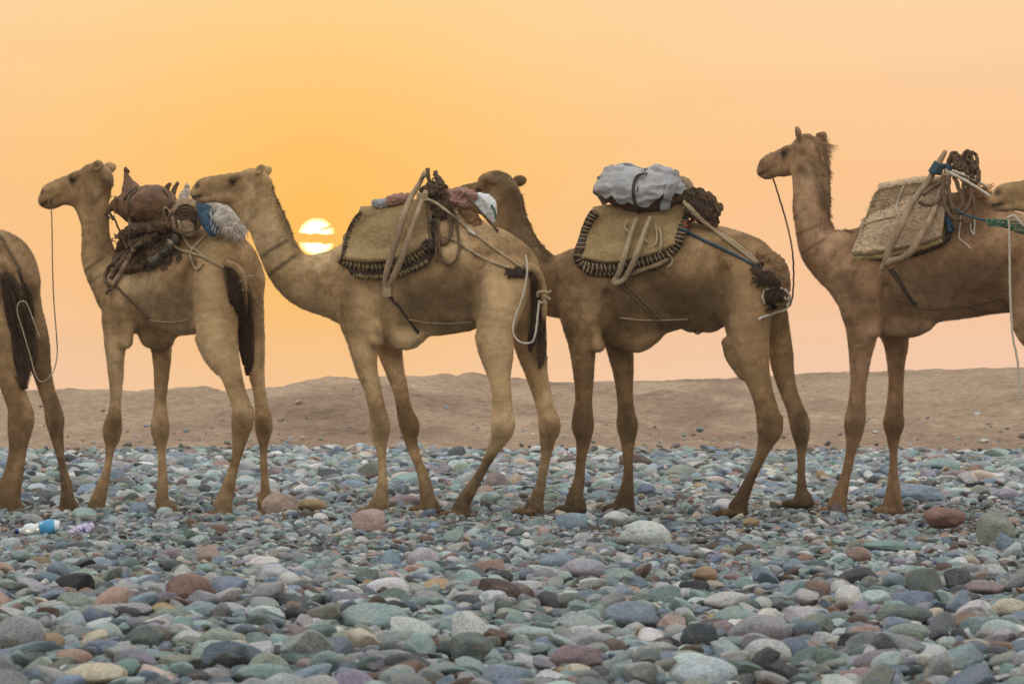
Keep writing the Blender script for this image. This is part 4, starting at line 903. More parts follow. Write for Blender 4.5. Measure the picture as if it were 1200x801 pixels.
ci.inputs['Separate Children'].default_value = True; ci.inputs['Reset Children'].default_value = True
def nattr(nm, typ): q = ng.nodes.new('GeometryNodeInputNamedAttribute'); q.data_type = typ; q.inputs[0].default_value = nm; return q.outputs[0]
m2p = ng.nodes.new('GeometryNodeMeshToPoints')
ng.links.new(gi.outputs[0], m2p.inputs[0]); ng.links.new(m2p.outputs[0], ip.inputs['Points']); ng.links.new(ci.outputs[0], ip.inputs['Instance']); ip.inputs['Pick Instance'].default_value = True
ng.links.new(nattr('sidx', 'INT'), ip.inputs['Instance Index']); 
e2r = ng.nodes.new('FunctionNodeEulerToRotation'); ng.links.new(nattr('srot', 'FLOAT_VECTOR'), e2r.inputs[0]); ng.links.new(e2r.outputs[0], ip.inputs['Rotation'])
ng.links.new(nattr('sscale', 'FLOAT_VECTOR'), ip.inputs['Scale'])
ng.links.new(ip.outputs[0], go.inputs[0])
po.modifiers.new('scatter', 'NODES').node_group = ng
print('stones', len(stones), 'individual', len(top))

# the dusty air, seen against the bank
bx = [(-310, -12, -4.2), (310, 305, 6.0)]
V = [(bx[i][0], bx[j][1], bx[k][2]) for i in (0, 1) for j in (0, 1) for k in (0, 1)]; F = [(0, 1, 3, 2), (4, 6, 7, 5), (0, 4, 5, 1), (2, 3, 7, 6), (0, 2, 6, 4), (1, 5, 7, 3)]
hm_ = bpy.data.materials.new('dusty_air'); hm_.use_nodes = True; ht = NT(hm_.node_tree); ht.n.clear()
pv = ht.node('ShaderNodeVolumePrincipled'); pv.inputs['Density'].default_value = 0.0006; pv.inputs['Color'].default_value = (1, .97, .93, 1); pv.inputs['Anisotropy'].default_value = 0.25
ho = ht.node('ShaderNodeOutputMaterial'); ht.l.new(pv.outputs[0], ho.inputs['Volume'])
hz = link('haze', mesh_np('haze', V, F), hm_); hz.data.polygons.foreach_set('use_smooth', [False] * 6); tag(hz, kind='stuff')
# ------------------------------------------------------------------ loads and harness
CAMPOS = Vector((0, 0, EYE))
def cast(c, px, py):
    d_ = (P(px, py, 20.0) - CAMPOS).normalized(); best = None
    for bv in [c['bvh']] + c.setdefault('extra', []):
        h = bv.ray_cast(CAMPOS, d_)
        if h[0] is not None and (best is None or h[3] < best): best = h[3]
    return None if best is None else (CAMPOS + d_ * best).y
def add_extra(c, o):
    me = o.data; c.setdefault('extra', []).append(BVHTree.FromPolygons([v.co.copy() for v in me.vertices], [tuple(p.vertices) for p in me.polygons]))
def drape(c, pts, off, n=6, sm=2):
    "a line laid over whatever stands nearest the viewer at those places; (px, py) or (px, py, depth from the camel's middle plane)"
    p2 = catmull([Vector((q[0], q[1], 0)) for q in pts], n)
    ex = []
    for i in range(len(pts) - 1):
        for j in range(n):
            t = j / n; a, b = (pts[i][2] if len(pts[i]) > 2 else None), (pts[i + 1][2] if len(pts[i + 1]) > 2 else None)
            ex.append(None if a is None or b is None else a * (1 - t) + b * t)
    ex.append(pts[-1][2] if len(pts[-1]) > 2 else None)
    if len(pts) < 3:
        p2 = [Vector((pts[0][0] + (pts[1][0] - pts[0][0]) * j / n, pts[0][1] + (pts[1][1] - pts[0][1]) * j / n, 0)) for j in range(n + 1)]
    Ys = []
    for q, e in zip(p2, ex):
        if e is not None: Ys.append(c['Yof'](q.x, e))
        else:
            y = cast(c, q.x, q.y); Ys.append(None if y is None else y - off)
    ks = [i for i, y in enumerate(Ys) if y is not None]
    if not ks: Ys = [c['Yof'](q.x, -.2) for q in p2]
    else: Ys = [float(np.interp(i, ks, [Ys[k] for k in ks])) for i in range(len(Ys))]
    for _ in range(sm): Ys = [Ys[0]] + [min((Ys[i - 1] + Ys[i] * 2 + Ys[i + 1]) / 4, Ys[i] + .01) for i in range(1, len(Ys) - 1)] + [Ys[-1]]
    return [P(q.x, q.y, y) for q, y in zip(p2, Ys)]
def ropeobj(c, name, label, cat, lines, r, mat, off=.012, parent=None, lobes=3, group=None, flat=1.0, extra=False, n=6):
    "one rope, or several: each run is a piece of its own"
    if not parent and len(lines) > 1:
        x, y = lines[0][0][:2]; parent = empty(name, drape(c, lines[0][:2], off, 2)[0], label, cat, group); name = 'strand'; label = None
    for ln in lines:
        tb = Tubes(); pts = drape(c, ln, off, n); rr_ = [x * 20 / FP for x in r] if hasattr(r, '__len__') else r * 20 / FP
        if not lobes:
            L_ = [pts[0].lerp(pts[-1], i / 30) for i in range(31)]; base_ = np.interp(np.linspace(0, 1, 31), np.linspace(0, 1, len(rr_)) if hasattr(rr_, '__len__') else [0, 1], rr_ if hasattr(rr_, '__len__') else [rr_, rr_])
            rr_ = [float(b_) * (1 + .22 * noise.noise(q_ * 16) + .10 * noise.noise(q_ * 45)) for b_, q_ in zip(base_, L_)]
        tb.tube(pts, rr_, 8, .9, lobes, .20, flat, .06)
        o = tb.link(name, mat, parent)
        if extra: add_extra(c, o)
    if label: tag(o, label, cat, group)
    return o
def resample(ln, nu):
    q = catmull([Vector((a[0], a[1], a[2] if len(a) > 2 else 0)) for a in ln], 10); L = [0]
    for i in range(1, len(q)): L.append(L[-1] + (q[i] - q[i - 1]).length)
    L = np.array(L) / L[-1]; t = np.linspace(0, 1, nu)
    return np.stack([np.interp(t, L, [v[i] for v in q]) for i in range(3)], 1)
def matting(c, name, rows, thick, nu, nv, mat, relief=None, parent=None, sm=6, off=.01, over=True, depth=None):
    "a thick pad lying on the flank; rows run bottom to top in the photo, then over the ridge and down the far side"
    R_ = np.stack([resample(r, nu) for r in rows]); tv = np.linspace(0, len(rows) - 1, nv)
    G = np.zeros((nv, nu, 2))
    for j in range(nu):
        for k in range(2):
            q = catmull([Vector((R_[i, j, k], 0, 0)) for i in range(len(rows))], 12); G[:, j, k] = np.interp(tv, np.linspace(0, len(rows) - 1, len(q)), [v.x for v in q])
    Yg = np.zeros((nv, nu))
    for i in range(nv):
        for j in range(nu):
            y = cast(c, *G[i, j]); mid = c['Yof'](G[i, j, 0], -.04)
            Yg[i, j] = mid if y is None else min(y, mid)
    if depth is not None:
        for i in range(nv): Yg[i] = np.minimum(Yg[i], [c['Yof'](x, depth(i / (nv - 1))) for x in G[i, :, 0]])
    for _ in range(sm):
        Z = Yg.copy(); Z[1:-1] += Yg[:-2] + Yg[2:]; Z[1:-1] /= 3; W_ = Z.copy(); W_[:, 1:-1] = (Z[:, :-2] + Z[:, 1:-1] + Z[:, 2:]) / 3; Yg = np.minimum(W_, Yg + .004)
    Yg -= off
    Vf = np.array([[list(P(G[i, j, 0], G[i, j, 1], Yg[i, j])) for j in range(nu)] for i in range(nv)])
    if over:   # the far half of the pad, mirrored through the camel's middle plane
        farr = []
        for i in range(nv - 1, -1, -3):
            mid = np.array([c['Yof'](x, 0) for x in G[i, :, 0]]); far = Vf[i].copy(); dd = mid - Vf[i][:, 1]; far[:, 1] = mid + np.maximum(dd, .04); far[:, 2] -= .01 + .0 * dd; farr.append(far)
        Vf = np.concatenate([Vf, np.array(farr)])
    n_v = len(Vf)
    du = np.gradient(Vf, axis=1); dv_ = np.gradient(Vf, axis=0); N = np.cross(du, dv_); N /= (np.linalg.norm(N, axis=2, keepdims=True) + 1e-9)
    if N[nv // 2, nu // 2, 1] > 0: N = -N
    out_ = Vf + N * thick
    if relief is not None:
        for i in range(n_v):
            for j in range(nu): out_[i, j] += N[i, j] * relief(j / (nu - 1), min(i / (nv - 1), 1.0), Vector(Vf[i, j]))
    V = np.concatenate([out_.reshape(-1, 3), Vf.reshape(-1, 3)]); m_ = n_v * nu; F = []
    flip = np.dot(np.cross(out_[0, 1] - out_[0, 0], out_[1, 0] - out_[0, 0]), N[0, 0]) < 0
    def q4(a, b, c_, d_): F.append((a, b, c_, d_) if not flip else (d_, c_, b, a))
    for i in range(n_v - 1):
        for j in range(nu - 1):
            a = i * nu + j; q4(a, a + 1, a + 1 + nu, a + nu); q4(m_ + a + nu, m_ + a + 1 + nu, m_ + a + 1, m_ + a)
    for j in range(nu - 1):
        a = j; q4(m_ + a, m_ + a + 1, a + 1, a); a = (n_v - 1) * nu + j; q4(a, a + 1, m_ + a + 1, m_ + a)
    for i in range(n_v - 1):
        a = i * nu; q4(m_ + a, a, a + nu, m_ + a + nu); a = i * nu + nu - 1; q4(a, m_ + a, m_ + a + nu, a + nu)
    o = link(name, mesh_np(name, V, F), mat, parent); c.setdefault('extra', []).append(BVHTree.FromPolygons([Vector(v) for v in V], F))
    return o, out_, G
def blob(c, name, chains, mat, folds=(0, 1, (1, 1, 1)), vox=.008, parent=None, extra=True, cutk=.02):
    lo = np.array([1e9] * 3); hi = -lo; js = []
    for ch in chains:
        st = []
        for a in ch['p']:
            Y = c['Yof'](a[0], a[2]); w_ = np.array(P(a[0], a[1], Y)); r_ = R(a[3], Y); st.append((w_, r_)); lo = np.minimum(lo, w_ - r_ * 1.2); hi = np.maximum(hi, w_ + r_ * 1.2)
        js.append((st, ch.get('k', .03), ch.get('sy', .9), ch.get('cut', False)))
    fd = Field(lo - .02, hi + .02, vox)
    for j in js: fd.chain(*j)
    V, Q = fd.nets()
    if folds[0]:
        me = mesh_np('t', V, Q); nr = np.zeros(len(me.vertices) * 3, np.float32); me.vertex_normals.foreach_get('vector', nr); nr = nr.reshape(-1, 3); bpy.data.meshes.remove(me)
        a, s_, sv = folds
        dsp = np.array([1 - abs(noise.noise(Vector((v[0] * sv[0], v[1] * sv[1], v[2] * sv[2])) * s_)) * 2.2 + .5 * noise.noise(Vector(v) * s_ * 3.1) for v in V.tolist()])
        V = V + nr * (dsp * a - a * .5)[:, None]
    o = link(name, mesh_np(name, V, Q), mat, parent)
    if extra: c.setdefault('extra', []).append(BVHTree.FromPolygons([Vector(v) for v in V.tolist()], Q.tolist()))
    return o
def hairs(c, name, path, width, mat, n=260, length=1.0, parent=None, r=.0016, off=.01, spread=1.0, droop=0.02):
    "a hank of long hair following a line of (px, py); width in px along it"
    pts = drape(c, path, off); tb = Tubes(); L = len(pts) - 1
    for k in range(n):
        s0 = random.random() ** 1.3 * .75; s1 = min(1.0, s0 + random.uniform(.25, .6) * length); a = random.gauss(0, .5); b_ = random.gauss(0, .4)
        q = []
        for i in range(7):
            s_ = s0 + (s1 - s0) * i / 6; f = s_ * L; i0 = min(int(f), L - 1); p = pts[i0].lerp(pts[i0 + 1], f - i0)
            w_ = float(np.interp(s_, np.linspace(0, 1, len(width)), width)) * 20 / FP * spread
            wob_ = .10 * math.sin(k * 1.7 + i * 1.1)
            q.append(p + Vector(((a + wob_) * w_, -abs(b_) * w_ * .6 - .004, 0)))
        tb.tube(q, [r, r * 1.1, r * .35], 4)
    return tb.link(name, mat, parent)
def nape(c, line, mat, n=140, ln=(.02, .05), out_dir=(1, 0, .3), wid=.03, parent=None, rad=.0015):
    "short upright hair along the crest of the neck, rooted where the outline really lies"
    tb = Tubes(); q = resample([(a[0], a[1]) for a in line], 60); edge = []
    for i in range(60):
        px_, py_ = q[i, 0] + 10, q[i, 1]; y = None
        for k in range(48):
            y = cast(c, px_, py_)
            if y is not None: break
            px_ -= .5
        edge.append(P(px_ - .6, py_, y if y is not None else c['Yof'](px_, line[0][2])))
    for k in range(int(n * 1.4)):
        f = random.random() * 58.9; i0 = int(f); p = edge[i0].lerp(edge[i0 + 1], f - i0) + Vector((0, random.uniform(-wid, wid) * .5, 0))
        l_ = random.uniform(*ln) * .62; l_ *= .5 + abs(noise.noise(p * 14)) * 2
        d_ = (Vector(out_dir).normalized() + Vector((random.gauss(0, .25), random.gauss(0, .3), random.gauss(0, .45)))).normalized()
        tb.tube([p - d_ * .02, p + d_ * l_ * .5, p + d_ * l_ * .9 + Vector((0, 0, -l_ * .35))], [rad * 1.4, rad, rad * .3], 4)
    o = tb.link('mane', mat, parent); return o

# materials of the loads
M_CANVAS = simple_mat('worn_canvas', (0.27, 0.185, 0.085), .3, .92, 60, .5, .004, col2=(0.37, 0.265, 0.135))
M_FELT = simple_mat('dark_felt', (0.045, 0.029, 0.019), .45, .95, 40, .9, .01)
M_STRAW = simple_mat('plaited_straw', (0.56, 0.40, 0.255), .38, .9, 42, 1.0, .012, (1, 1, 2.6), col2=(0.68, 0.52, 0.36))
M_STRAW_Y = simple_mat('fresh_straw', (0.42, 0.33, 0.15), .3, .9, 70, .8, .006)
M_WOOD = simple_mat('polished_stick', (0.26, 0.175, 0.105), .35, .7, 14, .5, .004, (1, 1, .25), col2=(0.42, 0.31, 0.205))
M_WOOD_D = simple_mat('dark_stick', (0.12, 0.078, 0.05), .3, .75, 14, .5, .004, (1, 1, .25))
M_ROPE = simple_mat('pale_rope', (0.36, 0.28, 0.18), .2, .9, 120, .8, .004)
M_ROPE_W = simple_mat('white_rope', (0.52, 0.47, 0.39), .2, .9, 120, .8, .003)
M_ROPE_B = simple_mat('brown_rope', (0.12, 0.078, 0.048), .35, .9, 120, .8, .004)
M_ROPE_D = simple_mat('dark_cord', (0.055, 0.04, 0.032), .3, .9, 100, .8, .004)
M_BLUE = simple_mat('blue_cloth', (0.035, 0.075, 0.12), .4, .85, 30, .6, .006)
M_BLUE_R = simple_mat('blue_twine', (0.040, 0.082, 0.105), .2, .8, 100, .6, .003)
M_GREEN = simple_mat('green_netting', (0.07, 0.17, 0.11), .3, .75, 80, .8, .004)
M_TARP = simple_mat('pale_tarpaulin', (0.27, 0.285, 0.32), .12, .7, 14, .7, .014, (1, 1, 1.8), col2=(0.42, 0.42, 0.43))
M_SACK = simple_mat('brown_sacking', (0.085, 0.053, 0.034), .35, .95, 50, .9, .008)
M_TANSACK = simple_mat('tan_sacking', (0.30, 0.215, 0.135), .3, .95, 45, .9, .008)
M_LEATHER = simple_mat('goatskin', (0.12, 0.058, 0.026), .4, .6, 16, .8, .010, col2=(0.20, 0.105, 0.050), spec=.4)
M_PELT = simple_mat('shaggy_pelt', (0.060, 0.036, 0.022), .6, .95, 26, 1.0, .02, col2=(0.19, 0.12, 0.066))
M_PALECLOTH = simple_mat('pale_cloth', (0.50, 0.46, 0.41), .2, .85, 24, .8, .01)
M_GREYCLOTH = simple_mat('grey_green_cloth', (0.05, 0.048, 0.034), .7, .9, 24, .8, .01, col2=(0.24, 0.23, 0.17))
M_PINKCLOTH = simple_mat('faded_pink_cloth', (0.33, 0.19, 0.15), .25, .85, 30, .7, .008)
M_HUMP = simple_mat('shaggy_hump_hair', (0.22, 0.125, 0.06), .35, .95, 40, .8, .01)
M_PLASTIC_W = simple_mat('white_plastic', (0.66, 0.68, 0.70), .06, .35, 16, .6, .01, spec=.5)

def frays(c, lines, n, mat, parent, ln=(.010, .035), r=.0016, spread=.6):
    "loose fibres sticking out along edges and over the face of a pad"
    tb = Tubes()
    for line in lines:
        q = resample([(a[0], a[1]) for a in line], 80)
        for k in range(n):
            f = random.random() * 78; i0 = int(f); p2 = q[i0] * (1 - f + i0) + q[i0 + 1] * (f - i0); px_, py_ = p2[0] + random.gauss(0, spread), p2[1] + random.gauss(0, spread)
            y = cast(c, px_, py_); 
            if y is None: y = cast(c, px_ + 2, py_ + 3)
            if y is None: continue
            p = P(px_, py_, y); d_ = Vector((random.gauss(0, 1), random.uniform(-.9, .1), random.gauss(-.2, .9))).normalized(); l_ = random.uniform(*ln)
            tb.tube([p - d_ * .004, p + d_ * l_ * .6, p + d_ * l_ + Vector((0, 0, -l_ * .3))], [r, r, r * .4], 3)
    return tag(tb.link('loose_fibres', mat, parent), kind='stuff')
# ---- camel with the goatskins
c = CAM['B']; r0 = c['root']
hp, _, _ = matting(c, 'blanket', [[(134, 316), (150, 321), (166, 317), (182, 307), (196, 296), (207, 284)], [(137, 302), (150, 304), (168, 300), (184, 290), (198, 278), (211, 268)], [(142, 284), (158, 282), (176, 276), (192, 266), (206, 252), (220, 247)], [(150, 268), (166, 262), (182, 256), (198, 246), (212, 238), (226, 240)]],
    .045, 46, 34, M_PELT, lambda u_, v_, p: .030 * abs(noise.noise(p * 9)) + .022 * noise.noise(p * 24) + .010 * noise.noise(p * 60), sm=4, over=False)
tag(hp, 'shaggy dark brown pelt blanket under the goatskin bags', 'blanket')
tb = Tubes()
for k in range(420):     # shaggy locks of the pelt
    px_, py_ = random.uniform(138, 212), random.uniform(258, 312)
    y = cast(c, px_, py_)
    if y is None or abs(py_ - (312 - (px_ - 140) * .55)) > 30: continue
    p = P(px_, py_, y); tb.tube([p + Vector((0, .01, 0)), p + Vector((random.gauss(0, .008), -.022, -.014)), p + Vector((random.gauss(0, .014), -.026, -.05))], [.006, .005, .001], 4)
tb.link('locks', M_PELT, hp)
fl, _, _ = matting(c, 'cloth', [[(168, 318), (178, 316), (190, 307), (200, 296), (208, 287)], [(172, 311), (182, 306), (192, 297), (200, 288), (207, 280)], [(178, 302), (186, 297), (194, 289), (201, 281), (206, 275)]],
    .014, 30, 18, M_GREYCLOTH, lambda u_, v_, p: .018 * (1 - 2.4 * abs(noise.noise(Vector((p.x * 16 + p.z * 9, 2, p.z * 5))))) + .006 * noise.noise(p * 40), sm=3, off=.012, over=False)
tag(fl, 'grey green folded cloth tucked below the pelt on the goatskin camel', 'cloth')
for lab, pp, mt_ in (('dark rag bunched beneath the pointed goatskin on the pelt', [(146, 276, -.26, 7), (158, 270, -.27, 8), (170, 268, -.27, 7)], M_SACK), ('brown wadded cloth under the round goatskin bag', [(176, 268, -.26, 8), (188, 266, -.26, 8), (198, 262, -.25, 7)], M_PELT),
                     ('ragged brown cloth showing between pelt and round goatskin', [(156, 286, -.29, 5), (170, 283, -.29, 6), (184, 277, -.28, 5)], M_PELT)):
    tag(blob(c, 'rag', [dict(p=pp, k=.02)], mt_, (.020, 22, (1, 1, .6)), .008), lab, 'cloth')
rl = blob(c, 'rolled_sacking', [dict(p=[(206, 248, -.20, 9), (214, 244, -.19, 12), (224, 247, -.17, 13), (229, 257, -.17, 10)], k=.03), dict(p=[(212, 262, -.20, 12), (222, 268, -.18, 10)], k=.03)], M_TANSACK, (.008, 18, (1, 1, 1.6)))
tag(rl, 'curled tan sacking pad between the goatskin and the blue cloth', 'pad')
tb = Tubes()
for k in range(5):      # the coarse plaited welts of the pad
    ln = [(204 + k * .6, 252 + k * 3.4), (210 + k * .6, 243 + k * 3.6), (219 + k * .4, 240 + k * 3.9), (227, 244 + k * 4.2), (231 - k * .4, 252 + k * 4)]
    tb.tube(drape(c, ln, .004), .0075, 7, .8, 3, .2)
tb.link('welt', M_PELT, rl)
bl = blob(c, 'blue_cloth', [dict(p=[(233, 240, -.18, 6), (238, 252, -.19, 7), (244, 264, -.20, 7), (250, 272, -.20, 6)], k=.02, sy=.6), dict(p=[(242, 244, -.15, 5), (252, 262, -.17, 6)], k=.02, sy=.6)], M_BLUE, (.007, 14, (2.4, 1, .35)))
tag(bl, 'blue cloth hanging beside the white fringed shawl', 'cloth')
sh = blob(c, 'shawl', [dict(p=[(246, 240, -.08, 6), (258, 244, -.09, 9), (270, 254, -.10, 10), (278, 266, -.10, 9), (281, 274, -.10, 6)], k=.03), dict(p=[(256, 256, -.14, 7), (266, 268, -.14, 8), (275, 276, -.12, 6)], k=.03), dict(p=[(270, 244, .0, 7), (284, 258, .0, 6), (286, 270, .0, 5)], k=.02)],
          M_PALECLOTH, (.014, 14, (1.3, 1, .6)))
tag(sh, 'white fringed shawl bunched on the rump below the resting chin', 'shawl')
tb = Tubes()
for k in range(150):
    t = random.random(); px_ = 248 + 40 * t + random.gauss(0, 3); py_ = 250 + 28 * t + random.gauss(0, 6)
    y = cast(c, px_, py_)
    if y is None: continue
    p = P(px_, py_, y - .004); tb.tube([p, p + Vector((random.gauss(0, .012), -.010, -.02)), p + Vector((random.gauss(0, .018), -.006, -random.uniform(.03, .07)))], [.004, .0035, .0015], 5)
tb.link('fringe', M_PALECLOTH, sh)
gs = empty('goatskin_bag', P(174, 262, c['Yof'](174, -.2)), 'round swollen brown goatskin bag on top of the pelt blanket', 'bag')
blob(c, 'skin', [dict(p=[(163, 244, -.18, 17), (172, 240, -.18, 22.5), (186, 239, -.17, 21), (196, 244, -.15, 13)], k=.04), dict(p=[(196, 238, -.22, 8), (203, 240, -.22, 7.5), (205, 250, -.20, 5)], k=.02), dict(p=[(190, 258, -.2, 8), (200, 266, -.2, 5)], k=.03)], M_LEATHER, (.006, 12, (1, 1, 1)), .007, parent=gs)
ropeobj(c, 'strap', None, None, [[(161, 222), (152, 232), (150, 246), (153, 262), (160, 270)], [(191, 222), (199, 232), (197, 246), (194, 258)]], 1.8, M_ROPE_B, .006, gs)
ropeobj(c, 'knot', None, None, [[(199, 246), (193, 243), (193, 252), (199, 253), (199, 246)]], 1.8, M_TANSACK, .01, gs)
g2 = empty('goatskin_bag', P(142, 262, c['Yof'](142, -.1)), 'pointed brown goatskin bag with its tied neck sticking up behind the left camel neck', 'bag')
blob(c, 'skin', [dict(p=[(148, 199, -.06, 2.4), (148, 206, -.06, 3), (151, 216, -.06, 7), (155, 228, -.07, 13), (155, 242, -.1, 16), (154, 252, -.1, 10)], k=.03), dict(p=[(153, 240, -.1, 14), (142, 240, -.12, 11), (132, 243, -.14, 5), (128, 247, -.14, 2.5)], k=.03)], M_LEATHER, (.006, 12, (1, 1, 1)), .006, parent=g2)
tb = Tubes(); 
tb.tube(drape(c, [(145.5, 200, -.07), (148, 198, -.085), (151, 201, -.07), (148, 203, -.05)], 0), .008, 7); tb.tube([P(148, 199, c['Yof'](148, -.06)), P(146.5, 196, c['Yof'](148, -.06))], .012, 7)
tb.link('neck_knot', M_LEATHER, g2)
ropeobj(c, 'strap', None, None, [[(145, 234), (152, 226), (161, 220)], [(127, 248, -.15), (130, 252, -.17), (133, 258, -.17)], [(127, 248, -.15), (124, 252, -.15), (128, 255, -.16)]], 1.5, M_ROPE_D, .006, g2)
ropeobj(c, 'strap', 'dark strap hanging from the pointed goatskin down to the saddle sticks', 'strap', [[(133, 253, -.18), (139, 268, -.24), (146, 284, -.29), (149, 292, -.31)], [(151, 236), (151, 256), (152, 272), (150, 290)]], 1.3, M_ROPE_B, .01)
sf = empty('saddle_sticks', P(135, 335, c['Yof'](135, -.3)), 'dark crossed saddle sticks low on the shoulder of the goatskin camel', 'saddle')
ropeobj(c, 'stick', None, None, [[(166, 284), (152, 294), (140, 310), (130, 326)]], 3.0, M_WOOD_D, .03, sf, 0)
ropeobj(c, 'stick', None, None, [[(157, 292), (149, 306), (140, 322), (131, 335)]], 3.0, M_WOOD, .035, sf, 0)
ropeobj(c, 'stick', None, None, [[(148, 294), (136, 304), (126, 316), (123, 327), (129, 334), (138, 328)]], 2.6, M_WOOD_D, .03, sf, 0)
ropeobj(c, 'lashing', None, None, [[(147, 298), (150, 302), (145, 305), (143, 301)], [(126, 330), (132, 337), (127, 340), (125, 344)]], 1.8, M_ROPE_B, .05, sf)
for (a_, lab) in (([(196, 220, -.1, 3.2), (199, 216, -.1, 2.4)], 'dark knobbly stick end poking up behind the round goatskin'), ([(204, 222, -.05, 3), (208, 215, -.05, 2.2)], None)):
    if lab: st_ = empty('stick_bundle', P(200, 225, c['Yof'](200, -.08)), lab, 'sticks')
    blob(c, 'stick', [dict(p=[(a_[0][0] - 2, 236, -.08, 3)] + a_, k=.01)], M_WOOD_D, (.003, 30, (1, 1, 1)), .005, parent=st_, extra=False)
kn = blob(c, 'cloth', [dict(p=[(212, 238, -.12, 5), (216, 230, -.12, 6), (219, 223, -.12, 4), (219, 217, -.12, 2.5)], k=.02)], M_PALECLOTH, (.012, 30, (1, 1, 1)), .006)
tag(kn, 'knotted pinkish white cloth just left of the resting camel nose', 'cloth')
ropeobj(c, 'girth_rope', 'brown girth strap slanting from saddle sticks to belly of the goatskin camel', 'rope', [[(134, 333), (146, 345), (160, 358), (175, 374)]], 1.5, M_ROPE_B, .006, flat=.5)
ropeobj(c, 'belly_rope', 'thin cord level along the belly of the goatskin camel', 'rope', [[(175, 375), (190, 377), (208, 377), (224, 373)]], .9, M_ROPE, .005)
ropeobj(c, 'crupper_rope', 'pale crupper ropes knotted over the rump of the goatskin camel', 'rope',
        [[(197, 281), (208, 291), (222, 296), (236, 300), (250, 307), (265, 315)], [(209, 258), (213, 272), (221, 288), (228, 292), (244, 304)], [(222, 296), (230, 287), (238, 279), (242, 276)], [(222, 298), (226, 308), (231, 316), (238, 308)]], [1.9, 1.9, 1.7, 1.5], M_ROPE, .010)
ropeobj(c, 'tail_rope', 'pale rope knotted round the tail of the goatskin camel', 'rope', [[(294, 323), (286, 326), (280, 331), (279, 337), (284, 340), (289, 338)], [(289, 339), (296, 347), (302, 357)], [(280, 330), (288, 329), (296, 323)]], 1.2, M_ROPE, .045)
hairs(c, 'tail', [(266, 309), (273, 330), (279, 365), (284, 400), (287, 428)], [5, 7, 8, 7, 3], M_HAIR, 230, parent=r0, r=.0022, off=.03)
hairs(c, 'tail', [(284, 322), (289, 350), (292, 385), (291, 425), (290, 440)], [3, 6, 7, 6, 2], M_HAIR, 220, parent=r0, r=.0022, off=.03)
tb = Tubes(); tb.tube(drape(c, [(264, 308), (278, 315), (286, 330), (289, 360), (289, 385)], .03), [.03, .03, .024, .018, .01], 10, jit=.04); tb.link('tail_dock', M_COAT_TAN, r0)
nape(c, [(127, 214, 0), (127.5, 240, 0), (127, 268, 0), (131, 292, 0)], M_HAIR_MID, 240, (.012, .035), (1, 0, .1), parent=r0)

# ---- lead rope from the left camel's mouth to the tail of the one leaving the picture
c = CAM['A']
YA = c['Yof'](20, -.36)
ya = CAM['B']['Yof'](60, -.05)
pts = [P(60, 236, ya), P(61, 270, ya), P(61.5, 310, ya), P(63, 350, ya), P(66, 390, ya - .1), P(67, 415, ya - .2), P(62, 436, YA), P(50, 447, YA), P(42, 440, YA), P(35, 415, YA), P(26, 385, YA), P(20.5, 366, YA), P(22, 355, YA), P(30, 354, YA), P(38, 372, YA), P(47, 396, YA)]
tb = Tubes(); tb.tube(catmull(pts, 8), .0048, 8, .9, 3, .2); 
tk = Tubes(); tk.tube(catmull([P(60, 233, ya - .03), P(57, 236, ya - .045), P(60, 239, ya - .05), P(62, 235, ya)], 5), .006, 6)
lr_ = tag(tb.link('lead_rope', simple_mat('lead_rope_mixed', (0.30, 0.22, 0.15), .3, .9, 80, .8, .004, col2=(0.46, 0.39, 0.30))), 'long lead rope looping from the first whole camel mouth down to the cut-off camel', 'rope'); tk.link('mouth_loop', M_ROPE_B, lr_)
hairs(c, 'tail', [(6, 318), (14, 345), (22, 385), (27, 425), (29, 456)], [9, 13, 14, 10, 4], M_HAIR, 420, parent=c['root'], r=.0024, off=.04)
hairs(c, 'tail', [(20, 315), (28, 345), (33, 385), (34, 420), (32, 440)], [4, 8, 8, 7, 3], M_HAIR, 260, parent=c['root'], r=.0024, off=.03)
tb = Tubes(); tb.tube(drape(c, [(2, 305), (14, 318), (22, 345), (25, 375), (26, 400)], .03), [.034, .034, .026, .018, .01], 10, jit=.04); tb.link('tail_dock', M_COAT_BROWN, c['root'])
ropeobj(c, 'crupper_rope', 'brown crupper strap down the rump of the camel leaving on the left', 'rope', [[(-6, 272, -.1), (2, 278, -.14), (9, 291, -.18), (16, 303, -.2), (24, 316, -.2)]], 1.8, M_ROPE_B, .008)
ropeobj(c, 'crupper_rope', 'pale rope across the hip of the camel leaving on the left', 'rope', [[(-12, 300), (-2, 308), (6, 318), (11, 326)]], 1.5, M_ROPE, .008)

# ---- middle camel
c = CAM['C']; r0 = c['root']
pad = empty('saddle_pad', P(450, 326, c['Yof'](450, -.3)), 'tan canvas saddle pad with a dark stitched rim on the middle camel', 'saddle pad')
matting(c, 'under_pad', [[(411, 322), (430, 325), (455, 325), (480, 320), (502, 309)], [(408, 314), (430, 317), (458, 317), (484, 309), (506, 296)], [(404, 303), (430, 305), (460, 303), (486, 294), (507, 282)]], .035, 40, 10, M_FELT, lambda u_, v_, p: .006 * noise.noise(p * 30), pad, off=.01, over=False)
_, S_, G_ = matting(c, 'canvas', [[(402, 306), (425, 309), (452, 308), (480, 301), (505, 284)], [(405, 288), (428, 290), (455, 288), (482, 281), (506, 264)], [(411, 268), (432, 269), (458, 265), (484, 257), (507, 247)], [(423, 250), (440, 248), (464, 246), (488, 241), (507, 237)]],
    .045, 44, 32, M_CANVAS, lambda u_, v_, p: .006 * noise.noise(p * 7) + .003 * noise.noise(Vector((p.x * 40, p.y * 10, p.z * 6))), pad, off=.02)
ropeobj(c, 'rim', None, None, [[(400, 306), (414, 311), (432, 313), (452, 312), (472, 307), (490, 299), (503, 288), (507, 278)]], 4.6, M_FELT, .0, pad, 0, extra=True)
